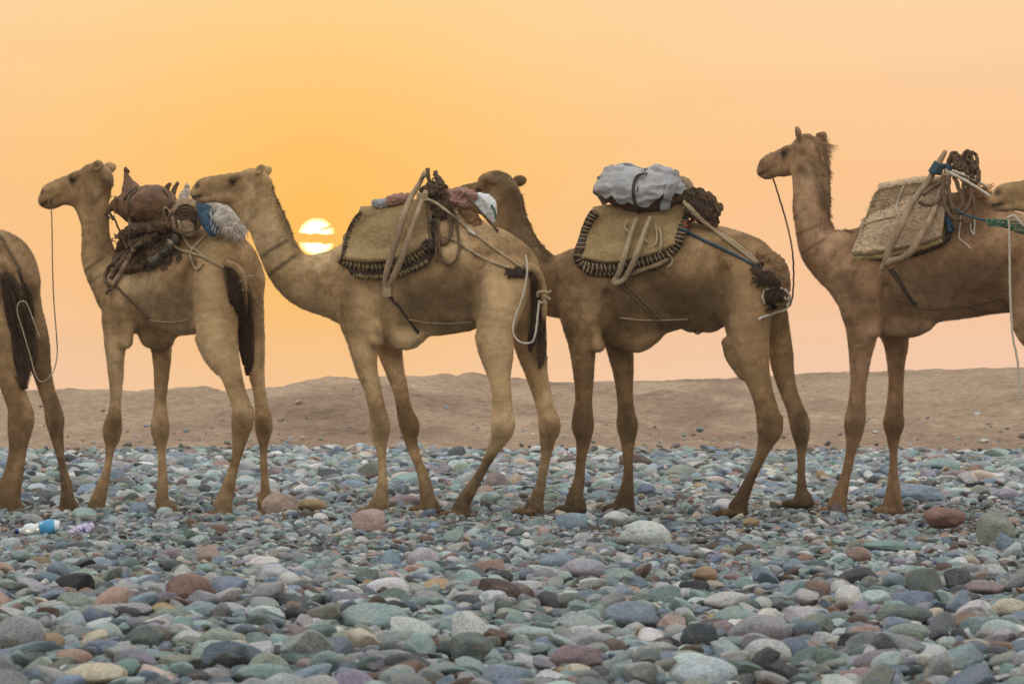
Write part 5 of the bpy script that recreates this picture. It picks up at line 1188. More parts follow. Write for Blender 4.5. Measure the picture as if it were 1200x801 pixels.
ropeobj(c, 'rim', None, None, [[(401, 305), (404, 290), (409, 270), (415, 258), (423, 249)]], 2.4, M_FELT, .0, pad, 0, extra=True)
ropeobj(c, 'rim', None, None, [[(415, 322), (432, 324), (456, 323), (480, 317), (500, 306), (508, 294)]], 2.2, M_FELT, .0, pad, 0, extra=True)
def stitches(c, line, n, h_, mat, parent, r=.0022, slant=.6, off=.0, fringe=0):
    tb = Tubes(); q = resample([(a[0], a[1]) for a in line], n)
    for i in range(n):
        if random.random() < .07: continue
        px_, py_ = q[i, 0] + random.gauss(0, .5), q[i, 1] + random.gauss(0, .3); slant_ = slant * random.uniform(-.6, 2.2); t = q[min(i + 1, n - 1)] - q[max(i - 1, 0)]; t = t[:2] / np.linalg.norm(t[:2]); nn = np.array([-t[1], t[0]])
        a = np.array([px_, py_]) - nn * h_ - t * slant_; b_ = np.array([px_, py_]) + nn * h_ + t * slant_
        tb.tube(drape(c, [tuple(a), (px_, py_), tuple(b_)], .001 + off, 3, 0), r, 5)
        if fringe:
            f = b_ + nn * random.uniform(.5, 1) * fringe + t * random.gauss(0, .8); tb.tube(drape(c, [tuple(b_), tuple(f)], .004, 3, 0), [r, r * .4], 4)
    return tag(tb.link('stitching', mat, parent), kind='stuff')
stitches(c, [(402, 306), (414, 311), (432, 313), (452, 312), (472, 307), (490, 299), (503, 288)], 23, 4.6, M_CANVAS, pad, .0046)
stitches(c, [(415, 322), (432, 324), (456, 323), (480, 317), (500, 306)], 30, 1.5, M_STRAW_Y, pad, .0034, .3, 0, 3.0)
stitches(c, [(403, 300), (404, 290), (409, 270), (415, 258), (422, 250)], 22, 2.2, M_FELT, pad, .0022, .4, 0, 1.5)
frays(c, [[(402, 306), (432, 313), (472, 307), (503, 288)], [(415, 322), (456, 323), (500, 306)], [(403, 300), (409, 270), (422, 250)]], 70, M_STRAW_Y, pad)
frays(c, [[(423, 250), (464, 246), (506, 238)], [(410, 280), (450, 276), (495, 268)]], 50, M_CANVAS, pad, (.006, .016), .0013, 6)
cr = empty('rope_coil', P(508, 290, c['Yof'](515, -.35)), 'dark coiled rope hanging behind the saddle pad of the middle camel', 'rope')
ropeobj(c, 'coil', None, None, [[(505, 215), (508, 240), (509, 262), (511, 285), (511, 306)], [(509, 218), (515, 240), (513, 270), (516, 296), (523, 309), (533, 306), (538, 292), (536, 268), (530, 240), (521, 222)],
    [(512, 222), (522, 246), (529, 270), (522, 284), (515, 276), (511, 250), (507, 225)], [(503, 230), (502, 252), (504, 276), (508, 290)], [(516, 225), (528, 250), (527, 275), (519, 286), (513, 268)]], 1.7, M_ROPE_B, .03, cr)
ropeobj(c, 'coil', None, None, [[(503, 262), (507, 258), (511, 264), (507, 272), (502, 266)], [(495, 286), (500, 281), (505, 287), (500, 293), (494, 289)], [(499, 284), (506, 281), (508, 289), (501, 292)]], 1.4, M_ROPE_D, .04, cr)
lk = blob(c, 'saddle_bundle', [dict(p=[(500, 226, -.12, 8), (512, 222, -.10, 9), (522, 228, -.08, 8), (524, 240, -.08, 9), (514, 248, -.10, 12)], k=.02)], M_SACK, (.018, 30, (1, 1, .6)), .007)
tag(lk, 'dark tangle of lashings gathering the stick tops on the middle camel', 'lashing')
tb = Tubes()
for k in range(16):
    x0, y0 = random.uniform(496, 522), random.uniform(212, 236); a_ = random.uniform(0, 6.28)
    ln = [(x0 + 5 * math.cos(a_ + i * .9), y0 + 6 * math.sin(a_ + i * .9)) for i in range(5)]; tb.tube(drape(c, ln, .008, 4), .006, 6, .8, 3, .2)
tb.link('cord', M_ROPE_B, lk)
fr_ = empty('saddle_sticks', P(452, 345, c['Yof'](455, -.34)), 'pale V-shaped saddle sticks over the canvas pad of the middle camel', 'saddle')
ropeobj(c, 'stick', None, None, [[(498, 201, -.12), (490, 218, -.16), (480, 234, -.24), (469, 266, -.36), (458, 302, -.42), (451, 328, -.42), (453, 341, -.40)]], [2.6, 3.4, 3.4, 3.4, 3.6, 3.4, 3.2], M_WOOD, .03, fr_, 0)
ropeobj(c, 'stick', None, None, [[(499, 224, -.18), (492, 242, -.26), (481, 272, -.36), (470, 304, -.42), (459, 328, -.42), (453, 341, -.40)]], [3.2, 3.4, 3.4, 3.6, 3.4, 3.2], M_WOOD, .03, fr_, 0)
ropeobj(c, 'stick', None, None, [[(501, 197, -.08), (502, 208, -.08), (506, 222, -.08)], [(510, 200, -.06), (512, 210, -.06), (512, 224, -.06)]], 2.6, M_WOOD_D, .03, fr_, 0)
ropeobj(c, 'stick', None, None, [[(508, 204, -.04), (514, 207, -.04), (519, 214, -.04), (521, 226, -.04)]], 1.8, M_WOOD_D, .03, fr_, 0)
tb = Tubes()
for k in range(6): tb.tube(drape(c, [(449, 338 + k * 1.6, -.42), (453, 339.5 + k * 1.6, -.45), (458, 338 + k * 1.6, -.42)], 0, 4), .007, 6)
tb.link('lashing', M_ROPE, fr_); tb = Tubes()
for k in range(6): tb.tube(drape(c, [(489, 226 + k * 1.6, -.22), (495, 227.5 + k * 1.6, -.25), (501, 226 + k * 1.6, -.20)], 0, 4), .007, 6)
tb.link('lashing', M_ROPE, fr_)
for lab, mt_, pp in (('pale grey blue cloth roll on top of the canvas pad, left of the brown roll', M_TARP, [(440, 238, -.08, 4.8), (447, 239, -.08, 5.6), (455, 237, -.08, 5.4)]), ('brown cloth roll on top of the canvas pad against the stick tops', M_PINKCLOTH, [(458, 235, -.09, 6.4), (467, 233, -.09, 6.6), (477, 232, -.09, 6)])):
    tag(blob(c, 'cloth_roll', [dict(p=pp, k=.02)], mt_, (.008, 30, (1, 1, 1)), .006), lab, 'cloth')
pk = blob(c, 'cloth', [dict(p=[(524, 226, -.10, 4), (535, 225, -.10, 5), (547, 226, -.10, 5.5), (555, 229, -.10, 5)], k=.02), dict(p=[(530, 232, -.10, 5), (546, 238, -.1, 6)], k=.02)], M_PINKCLOTH, (.012, 26, (1, 1, 1)), .006)
tag(pk, 'faded pink cloth beside the white plastic bag on the middle camel', 'cloth')
wb = blob(c, 'plastic_bag', [dict(p=[(557, 232, -.06, 5.5), (566, 233, -.06, 7), (574, 239, -.06, 7), (577, 250, -.05, 5), (578, 260, -.04, 3)], k=.02), dict(p=[(562, 240, -.06, 6), (571, 252, -.05, 5)], k=.02)], M_PLASTIC_W, (.009, 20, (1, 1, .8)), .006)
tag(wb, 'crumpled white plastic bag with a green edge on the middle camel hump', 'bag')
ropeobj(c, 'green_edge', None, None, [[(576, 240), (580, 248), (581, 256)]], 1.3, M_GREEN, .004, wb, 0)
hm = blob(c, 'saddle_hump_tuft', [dict(p=[(545, 246, -.05, 8), (552, 254, -.05, 8.5), (557, 264, -.05, 8)], k=.03)], M_HUMP, (.012, 30, (1, 1, 1)), .007, parent=r0)
ropeobj(c, 'crupper_rope', 'long pale crupper ropes from the saddle top to the tail of the middle camel', 'rope',
        [[(494, 236, -.22), (502, 234, -.24), (514, 240, -.27), (532, 254, -.30), (549, 268), (570, 284), (592, 300), (613, 315)], [(521, 277), (536, 283), (552, 294), (574, 306), (597, 314)]], [1.5, 1.6, 1.5], M_ROPE, .012)
ropeobj(c, 'strap', 'brown strap passing behind the white plastic bag on the middle camel', 'strap', [[(545, 226, -.14), (556, 240, -.16), (570, 256, -.12), (584, 271, -.08)]], 1.6, M_ROPE_B, .01)
tb = Tubes()
for k in range(7): tb.tube(drape(c, [(546 + k * 1.3, 265 + k * 1.0), (548.5 + k * 1.3, 268 + k), (549 + k * 1.3, 271 + k * .8)], .022, 4), .006, 6)
tag(tb.link('rag', M_ROPE_W), 'small white rag wound round the crupper rope of the middle camel', 'cloth')
tb = Tubes()
for k in range(150):
    x0 = random.uniform(596, 614); y0 = 319 + random.gauss(0, 2.2); tb.tube(drape(c, [(x0, y0), (x0 + random.gauss(0, 4), y0 + random.gauss(0, 2)), (x0 + random.gauss(0, 4), y0 + random.uniform(-1, 4))], .014, 3), .0028, 4)
tag(tb.link('knot', M_ROPE_D), 'black knotted tuft of cord at the tail end of the crupper ropes', 'knot')
ropeobj(c, 'girth_rope', 'dark doubled girth strap from the saddle sticks across the chest of the middle camel', 'rope', [[(453, 345), (464, 356), (476, 371), (490, 391)], [(456, 345), (468, 359), (480, 376), (491, 389)]], 1.1, M_ROPE_D, .006, flat=.5)
ropeobj(c, 'belly_rope', 'thin pale cord along the belly of the middle camel', 'rope', [[(478, 374), (500, 378), (530, 379), (553, 377)]], .9, M_ROPE, .005)
hairs(c, 'tail', [(622, 318), (627, 345), (626, 380), (622, 402), (621, 412)], [2, 4, 5, 5, 2], M_HAIR, 170, parent=r0, r=.0022, off=.04)
hairs(c, 'tail', [(631, 345), (635, 370), (636, 400), (634, 420), (632, 432)], [2, 3, 4, 5, 1.5], M_HAIR, 170, parent=r0, r=.0022, off=.06)
tb = Tubes(); tb.tube(drape(c, [(617, 313), (626, 316), (633, 327), (637, 345), (637, 375), (635, 405)], .05), [.030, .030, .026, .022, .018, .012], 10, jit=.04); tb.link('tail_dock', M_COAT_PALE, r0)
ropeobj(c, 'lead_rope', 'white lead rope hanging in a loop from the tail of the middle camel', 'rope', [[(616, 299, -.30), (618, 312, -.34), (616, 332, -.36), (611, 352, -.38), (605, 368, -.40), (601, 385, -.42), (605, 397, -.42), (614, 402, -.40), (624, 400, -.40), (628, 388, -.40), (630, 370, -.38), (632, 352, -.36)]], 1.1, M_ROPE_W, .01)
ropeobj(c, 'rope_tie', 'frayed white rope tied round the tail of the middle camel', 'rope', [[(630, 348, -.34), (630, 343, -.36), (636, 342, -.38), (642, 343, -.34), (639, 350, -.32)], [(640, 344, -.36), (646, 341, -.36)], [(640, 347, -.36), (645, 351, -.36)], [(632, 354, -.36), (636, 355, -.38), (639, 352, -.34)]], 1.5, M_ROPE, .01)
nape(c, [(321, 218, -.28), (331, 240, -.26), (340, 262, -.24), (345, 280, -.2), (352, 291, -.18)], M_HAIR_MID, 260, (.015, .05), (1, 0, .4), parent=r0)

# ---- brown camel with the tarpaulin
c = CAM['D']; r0 = c['root']
pad = empty('saddle_pad', P(730, 320, c['Yof'](730, -.3)), 'tan canvas pad with a thick dark rim and pale stitches on the brown camel', 'saddle pad')
matting(c, 'under_pad', [[(686, 318), (705, 322), (730, 320), (756, 315), (784, 305)], [(683, 308), (706, 312), (732, 310), (760, 304), (790, 292)], [(682, 296), (706, 298), (735, 296), (765, 288), (796, 276)]], .035, 36, 10, M_FELT, lambda u_, v_, p: .006 * noise.noise(p * 30), pad, off=.01, over=False)
matting(c, 'canvas', [[(680, 304), (700, 309), (724, 309), (752, 303), (780, 294), (797, 280)], [(683, 290), (703, 293), (728, 292), (754, 286), (780, 276), (799, 262)], [(687, 270), (706, 270), (730, 268), (756, 262), (780, 254), (801, 248)], [(696, 250), (714, 247), (736, 246), (758, 244), (780, 242), (801, 241)]],
    .045, 44, 30, M_CANVAS, lambda u_, v_, p: .008 * noise.noise(p * 8) + .003 * noise.noise(p * 35), pad, off=.02)
rimline = [(698, 249), (692, 256), (686, 270), (681, 287), (678, 302), (681, 309), (692, 313), (710, 314), (730, 312), (752, 307), (774, 300), (790, 291), (797, 277), (801, 262), (803, 248)]
ropeobj(c, 'rim', None, None, [rimline], 6.0, M_FELT, .0, pad, 0, extra=True)
ropeobj(c, 'rim', None, None, [[(682, 313), (692, 319), (710, 321), (732, 319), (756, 314), (780, 306)]], 3.2, M_FELT, .0, pad, 0, extra=True)
stitches(c, rimline, 46, 5.2, M_ROPE, pad, .0042)
stitches(c, [(684, 315), (694, 320), (710, 322), (732, 320), (756, 315), (778, 307)], 20, 2.8, M_ROPE, pad, .0038)
frays(c, [rimline], 120, M_CANVAS, pad, (.008, .026))
frays(c, [[(700, 262), (740, 258), (790, 256)], [(690, 290), (740, 288), (785, 276)]], 60, M_STRAW, pad, (.006, .016), .0013, 7)
bn = blob(c, 'sack', [dict(p=[(714, 222, -.08, 13), (728, 224, -.12, 19), (748, 227, -.14, 21), (770, 228, -.12, 20), (790, 226, -.06, 14)], k=.04), dict(p=[(714, 208, -.04, 8), (730, 206, -.05, 11), (750, 211, -.05, 9), (768, 208, -.05, 9), (788, 212, -.04, 8)], k=.04)], M_SACK, (.010, 12, (1, 1, .6)), .008)
tag(bn, 'dark brown sack bulging out beneath the pale tarpaulin', 'sack')
ts = empty('tarpaulin', P(745, 240, c['Yof'](745, -.2)), 'folded pale blue grey tarpaulin strapped on top of the brown camel load', 'tarpaulin')
def creases(u_, v_, p):
    q_ = Vector((p.x * 4, 0, p.z * 15)); a = 1 - abs(noise.noise(q_ + Vector((0, 3, 0)))) * 2.6; b_ = 1 - abs(noise.noise(Vector((p.x * 13, 1, p.z * 26)))) * 2.4
    return .022 * a + .009 * b_ + .003 * noise.noise(p * 60)
matting(c, 'sheet', [[(704, 228), (712, 232), (719, 229), (728, 237), (738, 236), (746, 241)], [(701, 218), (712, 221), (728, 223), (746, 225)], [(704, 208), (716, 206), (732, 206), (752, 210)], [(712, 198), (722, 194.5), (738, 194), (757, 202)], [(716, 196), (726, 193), (740, 193), (756, 201)]], .010, 52, 40, M_TARP, creases, ts, sm=3, off=.006)
matting(c, 'sheet', [[(746, 238), (756, 241), (764, 238), (771, 232), (780, 227), (796, 228)], [(746, 228), (758, 229), (770, 224), (784, 220), (802, 222)], [(748, 214), (760, 210), (774, 210), (788, 212), (800, 218)], [(752, 204), (762, 201), (776, 200), (788, 204), (796, 212)], [(756, 202), (764, 199.5), (777, 199), (787, 202), (794, 210)]], .012, 52, 40, M_TARP, creases, ts, sm=3, off=.010)
matting(c, 'flap', [[(773, 242), (777, 243), (782, 242)], [(775, 234), (780, 234), (785, 233)], [(778, 224), (784, 222), (790, 222)], [(782, 214), (788, 213), (794, 214)]], .012, 10, 16, M_TARP, creases, ts, sm=3, off=.012, over=False)
ropeobj(c, 'strap', None, None, [[(758, 203, -.2), (747, 206), (743, 216), (742, 228), (745, 240), (749, 250)]], 1.9, M_ROPE_D, .012, ts, 0, flat=.5)
tag(blob(c, 'cloth_roll', [dict(p=[(792, 212, -.04, 7), (802, 216, -.04, 8), (808, 222, -.04, 6)], k=.02)], M_TANSACK, (.008, 26, (1, 1, 1)), .006), 'small tan cloth roll at the right end of the tarpaulin', 'cloth')
bk = blob(c, 'blanket', [dict(p=[(802, 232, -.08, 9), (816, 230, -.08, 10), (830, 236, -.07, 9), (838, 246, -.07, 8)], k=.03), dict(p=[(812, 244, -.12, 11), (826, 252, -.11, 11), (834, 262, -.09, 7)], k=.03), dict(p=[(838, 242, -.05, 5), (843, 243, -.05, 4)], k=.01)], M_PELT, (.018, 20, (1, 1, .7)), .007)
tag(bk, 'reddish brown striped blanket bundle behind the tarpaulin', 'blanket')
tb = Tubes()
for k in range(7):
    x0 = 806 + k * 5; tb.tube(drape(c, [(x0, 226 + k * 2), (x0 + 4, 238 + k * 2), (x0 + 6, 250 + k * 2)], .004, 5), .009, 6, .8, 3, .2)
tb.link('stripe', M_FELT, bk)
tb = Tubes(); tb.tube(drape(c, [(800, 262), (812, 258), (822, 256)], .012), .010, 6); tb.tube(drape(c, [(800, 266), (810, 264)], .012), .008, 6)
tag(tb.link('red_cloth', simple_mat('red_cloth', (.24, .06, .035), .3, .85)), 'narrow strip of dull red cloth below the striped blanket', 'cloth')
fr_ = empty('saddle_sticks', P(722, 334, c['Yof'](722, -.34)), 'pale worn V-shaped saddle sticks hanging below the tarpaulin bundle', 'saddle')
ropeobj(c, 'stick', None, None, [[(746, 256), (740, 272), (733, 296), (726, 318), (719, 332)]], [2.4, 2.8, 3.1, 3.3, 3.4], M_ROPE, .05, fr_, 0)
ropeobj(c, 'stick', None, None, [[(762, 254), (755, 272), (746, 298), (737, 318), (729, 329), (719, 333)]], [2.4, 2.7, 3.0, 3.2, 3.4, 3.4], M_ROPE, .06, fr_, 0)
ropeobj(c, 'strap', None, None, [[(740, 321), (755, 315), (772, 309), (786, 301)]], 3.0, M_WOOD, .01, fr_, 0, flat=.5)
ropeobj(c, 'lashing', None, None, [[(757, 268), (754, 276), (758, 284)], [(736, 258), (732, 266), (737, 272)], [(784, 299), (788, 304), (786, 310), (782, 313)], [(768, 262), (770, 276), (768, 288)], [(772, 266), (775, 280), (773, 296)]], 1.4, M_ROPE, .03, fr_)
ropeobj(c, 'crupper_rope', 'thick pale crupper ropes from the bundle to the tied-up tail', 'rope', [[(801, 236, -.2), (810, 247, -.22), (822, 258), (836, 269), (856, 281), (876, 296), (890, 308)], [(806, 240, -.22), (830, 264), (850, 280), (870, 295), (888, 310)]], [2.3, 2.0, 1.6], M_ROPE, .012)
ropeobj(c, 'crupper_rope', 'blue cord running back to the tied-up tail of the brown camel', 'rope', [[(798, 268), (808, 273), (826, 282), (846, 291), (866, 301), (887, 312)]], [1.9, 1.8, 1.5], M_BLUE_R, .012)
tb = Tubes()
for k in range(170):
    x0 = random.gauss(892, 4.5); y0 = random.gauss(318, 4.5); tb.tube(drape(c, [(x0, y0), (x0 + random.gauss(3, 4), y0 + random.gauss(2, 3)), (x0 + random.gauss(5, 5), y0 + random.gauss(5, 3))], .02, 3, 0), .005, 4)
tag(tb.link('knot', M_HAIR), 'dark hairy knot where the crupper ropes meet the tied-up tail', 'knot')
td = blob(c, 'tail_dock', [dict(p=[(895, 300, -.16, 9), (908, 308, -.17, 11), (916, 322, -.17, 9), (917, 338, -.18, 9), (912, 349, -.2, 10)], k=.03), dict(p=[(900, 318, -.22, 7), (904, 332, -.22, 7), (902, 346, -.22, 7)], k=.03)], M_HAIR_MID, (.012, 30, (1, 1, .5)), .007, parent=r0)
hairs(c, 'tail', [(897, 316), (905, 330), (908, 345), (906, 358), (899, 364)], [8, 9, 10, 8, 4], M_HAIR, 260, parent=r0, r=.0024, off=.012)
ropeobj(c, 'rope_ring', 'white rope wound round the folded tail end of the brown camel', 'rope', [[(896, 356), (894, 348), (896, 341), (903, 338), (912, 337), (920, 340), (926, 347)], [(919, 349), (923, 352), (920, 357)], [(926, 347), (925, 356), (920, 363), (910, 366), (902, 369), (892, 372)], [(892, 372), (889, 375)]], 1.6, M_ROPE_W, .022)
ropeobj(c, 'girth_rope', 'doubled girth strap slanting from the sticks to the brown camel belly', 'rope', [[(727, 332), (742, 348), (760, 366), (776, 384)], [(732, 332), (746, 346), (764, 364), (778, 381)]], 1.4, M_ROPE_B, .006, flat=.5)
ropeobj(c, 'belly_rope', 'thin cord level along the belly of the brown camel', 'rope', [[(726, 372), (750, 375), (780, 375), (806, 374)]], .9, M_ROPE, .005)
tb = Tubes(); q = c['Yof'](818, -.05); tb.tube(catmull([P(814, 383, q), P(814, 389, q), P(818, 391, q), P(822, 388, q), P(822, 383, q)], 5), .006, 7); tag(tb.link('ring', M_ROPE_B), 'small dark cord ring under the belly of the brown camel', 'ring')
nape(c, [(607, 228, .05), (612, 250, .03), (618, 270, .0), (628, 288, 0), (640, 298, 0)], M_HAIR_MID, 300, (.015, .05), (1, 0, .35), parent=r0)

# ---- right camel
c = CAM['E']; r0 = c['root']
tb = Tubes(); ye = c['Yof'](908, 0); yd = CAM['D']['Yof'](926, -.25)
tb.tube(catmull([P(906, 209, ye), P(912, 228, ye - .05), P(921, 258, ye - .1), P(928, 290, yd), P(930, 318, yd), P(929, 345, yd), P(926, 358, yd)], 8), .0062, 8, .9, 3, .2)
tag(tb.link('lead_rope', M_ROPE_B), 'brown lead rope from the right camel mouth down to the tied-up tail ahead', 'rope')
pad = empty('saddle_pad', P(1050, 302, c['Yof'](1050, -.3)), 'plaited grey straw saddle pad with a yellow edge on the right camel', 'saddle pad')
def plait(u_, v_, p):
    a = u_ * 34 + v_ * 5; b_ = v_ * 24
    return .007 * abs(math.sin(b_ * math.pi)) + .004 * math.sin(a * 6.28 + (int(b_) % 2) * 3.14) + .006 * noise.noise(p * 34) + .006 * noise.noise(p * 8)
matting(c, 'lining', [[(1018, 302), (1040, 305), (1070, 301), (1098, 291), (1114, 281)], [(1018, 290), (1040, 292), (1070, 288), (1098, 277), (1116, 264)], [(1026, 262), (1050, 262), (1075, 256), (1098, 250), (1115, 244)]], .03, 34, 12, M_FELT, None, pad, off=.008, over=False)
matting(c, 'straw', [[(1001, 301), (1025, 299), (1050, 294), (1078, 288), (1104, 279)], [(1008, 281), (1032, 279), (1056, 274), (1083, 267), (1107, 259)], [(1015, 258), (1038, 255), (1062, 250), (1087, 244), (1109, 238)], [(1024, 230), (1044, 226), (1064, 222), (1086, 219), (1109, 218)], [(1032, 222), (1048, 219), (1066, 216), (1086, 214), (1109, 214)]],
    .045, 90, 64, M_STRAW, plait, pad, off=.018)
ropeobj(c, 'edge', None, None, [[(1001, 303), (1014, 301), (1028, 300), (1050, 296), (1078, 290), (1104, 281)]], 3.6, M_STRAW_Y, .0, pad, 3)
ropeobj(c, 'seam', None, None, [[(1013, 263), (1028, 258), (1048, 253), (1070, 247)]], 2.0, M_STRAW, .004, pad)
stitches(c, [(1002, 303), (1028, 300), (1050, 296), (1078, 290), (1103, 281)], 60, 2.6, M_STRAW_Y, pad, .003, 1.2, 0, 1.5)
frays(c, [[(1001, 301), (1050, 295), (1104, 280)], [(1001, 301), (1013, 262), (1030, 224)], [(1030, 222), (1060, 216), (1108, 214)], [(1108, 216), (1112, 250), (1105, 280)]], 150, M_STRAW_Y, pad, (.010, .035))
frays(c, [[(1012, 285), (1060, 275), (1100, 268)], [(1020, 250), (1060, 244), (1105, 238)], [(1030, 232), (1060, 228), (1100, 225)]], 240, M_STRAW, pad, (.008, .028), .0016, 7)
fr_ = empty('saddle_sticks', P(1037, 318, c['Yof'](1040, -.34)), 'smooth brown forked saddle sticks tied with blue rag on the right camel', 'saddle')
ropeobj(c, 'stick', None, None, [[(1108, 177, -.06), (1099, 193, -.10), (1087, 213, -.18), (1073, 232, -.28), (1062, 250, -.34), (1052, 272, -.39), (1042, 292, -.41), (1038, 306, -.41), (1033, 317, -.40)]], [3.0, 3.8, 4.0, 4.0, 4.0, 4.2, 4.4, 4.6, 3.6], M_WOOD, .03, fr_, 0)
ropeobj(c, 'stick', None, None, [[(1118, 179, -.02), (1112, 192, -.06), (1107, 208, -.14), (1098, 234, -.26), (1090, 256, -.34), (1078, 278, -.39), (1068, 294, -.41), (1056, 303, -.42), (1046, 305, -.42), (1037, 311, -.41)]], [2.6, 3.4, 3.4, 3.6, 3.8, 4.0, 4.0, 4.2, 4.2, 4.0], M_WOOD, .03, fr_, 0)
ropeobj(c, 'stick', None, None, [[(1106, 214, -.18), (1092, 220, -.24), (1082, 228, -.30)], [(1103, 231, -.26), (1094, 239, -.30), (1084, 240, -.32), (1077, 236, -.34)]], 2.6, M_WOOD_D, .03, fr_, 0)
tb = Tubes()
for k in range(9): tb.tube(drape(c, [(1089 + k * .8, 200 - k * 1.3, -.16), (1096 + k * .7, 203 - k * 1.2, -.20), (1102 + k * .6, 204 - k * 1.4, -.14)], 0, 4), .010, 6)
tb.link('blue_rag', M_BLUE_R, fr_); tb = Tubes()
for k in range(4): tb.tube(drape(c, [(1106 + k, 197 - k * 1.3, -.12), (1111 + k, 199 - k * 1.3, -.15), (1115 + k, 198 - k, -.10)], 0, 4), .008, 6)
tb.link('blue_rag', M_BLUE_R, fr_)
ropeobj(c, 'wrap', None, None, [[(1104, 203, -.16), (1109, 206, -.19), (1113, 201, -.16)], [(1103, 208, -.18), (1108, 210, -.2), (1114, 206, -.17)], [(1108, 199, -.16), (1111, 205, -.2), (1112, 212, -.18)]], 2.0, M_ROPE, .02, fr_)
ln = []
for k in range(13):
    cx_, cy_ = 1122 + random.uniform(-10, 20), 190 + random.uniform(-5, 10); a_ = random.uniform(0, 6.28); rx, ry = random.uniform(3, 7), random.uniform(6, 13)
    ln.append([(cx_ + rx * math.cos(a_ + i), cy_ + ry * math.sin(a_ + i), -.10 + .03 * math.sin(i * 2 + k)) for i in range(7)])
co = empty('rope_coil', P(1125, 262, c['Yof'](1125, -.3)), 'dark rope coils heaped round the saddle top of the right camel', 'rope')
ropeobj(c, 'coil', None, None, ln, 2.1, M_ROPE_B, .03, co)
ropeobj(c, 'coil', None, None, [[(1136, 190, -.08), (1142, 190, -.08), (1146, 199, -.1), (1147, 212, -.12)]], 2.7, M_ROPE_B, .03, co)
ropeobj(c, 'coil', None, None, [[(1106, 206, -.2), (1105, 226, -.26), (1109, 244, -.30), (1118, 256, -.33), (1127, 258, -.33)], [(1112, 204, -.18), (1112, 226, -.24), (1118, 246, -.30), (1128, 250, -.3), (1136, 238, -.28), (1138, 222, -.22), (1132, 206, -.16)],
    [(1118, 206, -.18), (1124, 222, -.22), (1128, 240, -.26), (1120, 246, -.28), (1114, 230, -.24)], [(1126, 208, -.14), (1138, 222, -.2), (1141, 240, -.26), (1140, 256, -.28), (1132, 262, -.3), (1127, 256, -.3)], [(1130, 214, -.16), (1128, 232, -.24), (1133, 246, -.28)]], [2.6, 2.2, 1.6], M_ROPE_B, .03, co)
hm = blob(c, 'hump_tuft', [dict(p=[(1128, 232, -.02, 9), (1140, 228, -.02, 10), (1153, 232, -.02, 10), (1160, 240, -.03, 9)], k=.03), dict(p=[(1136, 208, -.06, 4), (1140, 213, -.05, 6)], k=.03)], M_HUMP, (.014, 26, (1, 1, 1)), .007, parent=r0)
tb = Tubes()
for k in range(90):
    p = P(random.uniform(1140, 1165), random.uniform(216, 232), c['Yof'](1150, random.uniform(-.10, .04))); tb.tube([p + Vector((-.02, 0, -.03)), p, p + Vector((random.uniform(0, .03), 0, random.uniform(.0, .02)))], [.003, .002, .0006], 4)
tb.link('hump_hair', simple_mat('ginger_hair', (.34, .17, .06), .3, .8), r0)
ropeobj(c, 'crupper_rope', 'taut white rope from the saddle top toward the muzzle at the right edge', 'rope', [[(1112, 202, -.2), (1130, 211, -.22), (1150, 223, -.22), (1164, 233, -.24)], [(1116, 200, -.2), (1140, 210, -.1), (1158, 219, -.08)]], [1.9, 1.6], M_ROPE_W, .01)
ropeobj(c, 'cord', 'thin white frayed cords dangling behind the straw pad', 'cord', [[(1126, 250), (1125, 265), (1124, 279), (1131, 285), (1138, 292)], [(1139, 256), (1137, 266), (1140, 275)], [(1142, 254), (1142, 266), (1141, 276)], [(1059, 218), (1053, 232), (1050, 246)], [(1047, 240), (1051, 246), (1054, 255)]], .9, M_ROPE_W, .008)
ropeobj(c, 'blue_rag', 'blue rag hanging at the rear corner of the straw pad', 'cloth', [[(1110, 252), (1113, 262), (1118, 268)], [(1108, 254), (1112, 266), (1114, 272)]], 2.6, M_BLUE, .02)
ropeobj(c, 'thin_rope', 'thin blue cord from the rope coils to the green halter netting', 'cord', [[(1118, 243, -.32), (1130, 251, -.34), (1145, 256, -.36), (1160, 259, -.42)]], 1.3, M_BLUE_R, .012)
ropeobj(c, 'girth_rope', 'dark doubled girth strap below the forked sticks of the right camel', 'rope', [[(1041, 315), (1050, 326), (1060, 342), (1073, 360)], [(1045, 314), (1054, 326), (1064, 344), (1074, 357)]], 1.1, M_ROPE_D, .006, flat=.5)
ropeobj(c, 'belly_rope', 'thin cord level along the belly of the right camel', 'rope', [[(1050, 350), (1080, 361), (1110, 361), (1145, 356), (1175, 348)]], 1.0, M_ROPE_B, .005)
nape(c, [(967, 178, .05), (969, 200, .05), (969, 222, .03), (969, 245, .02), (977, 266, 0), (990, 272, 0)], M_HAIR_MID, 360, (.02, .065), (1, 0, -.1), parent=r0)
nape(c, [(950, 156, .05), (962, 166, .05), (966, 186, .05)], M_HAIR_MID, 60, (.01, .025), (.8, 0, .6), parent=r0)
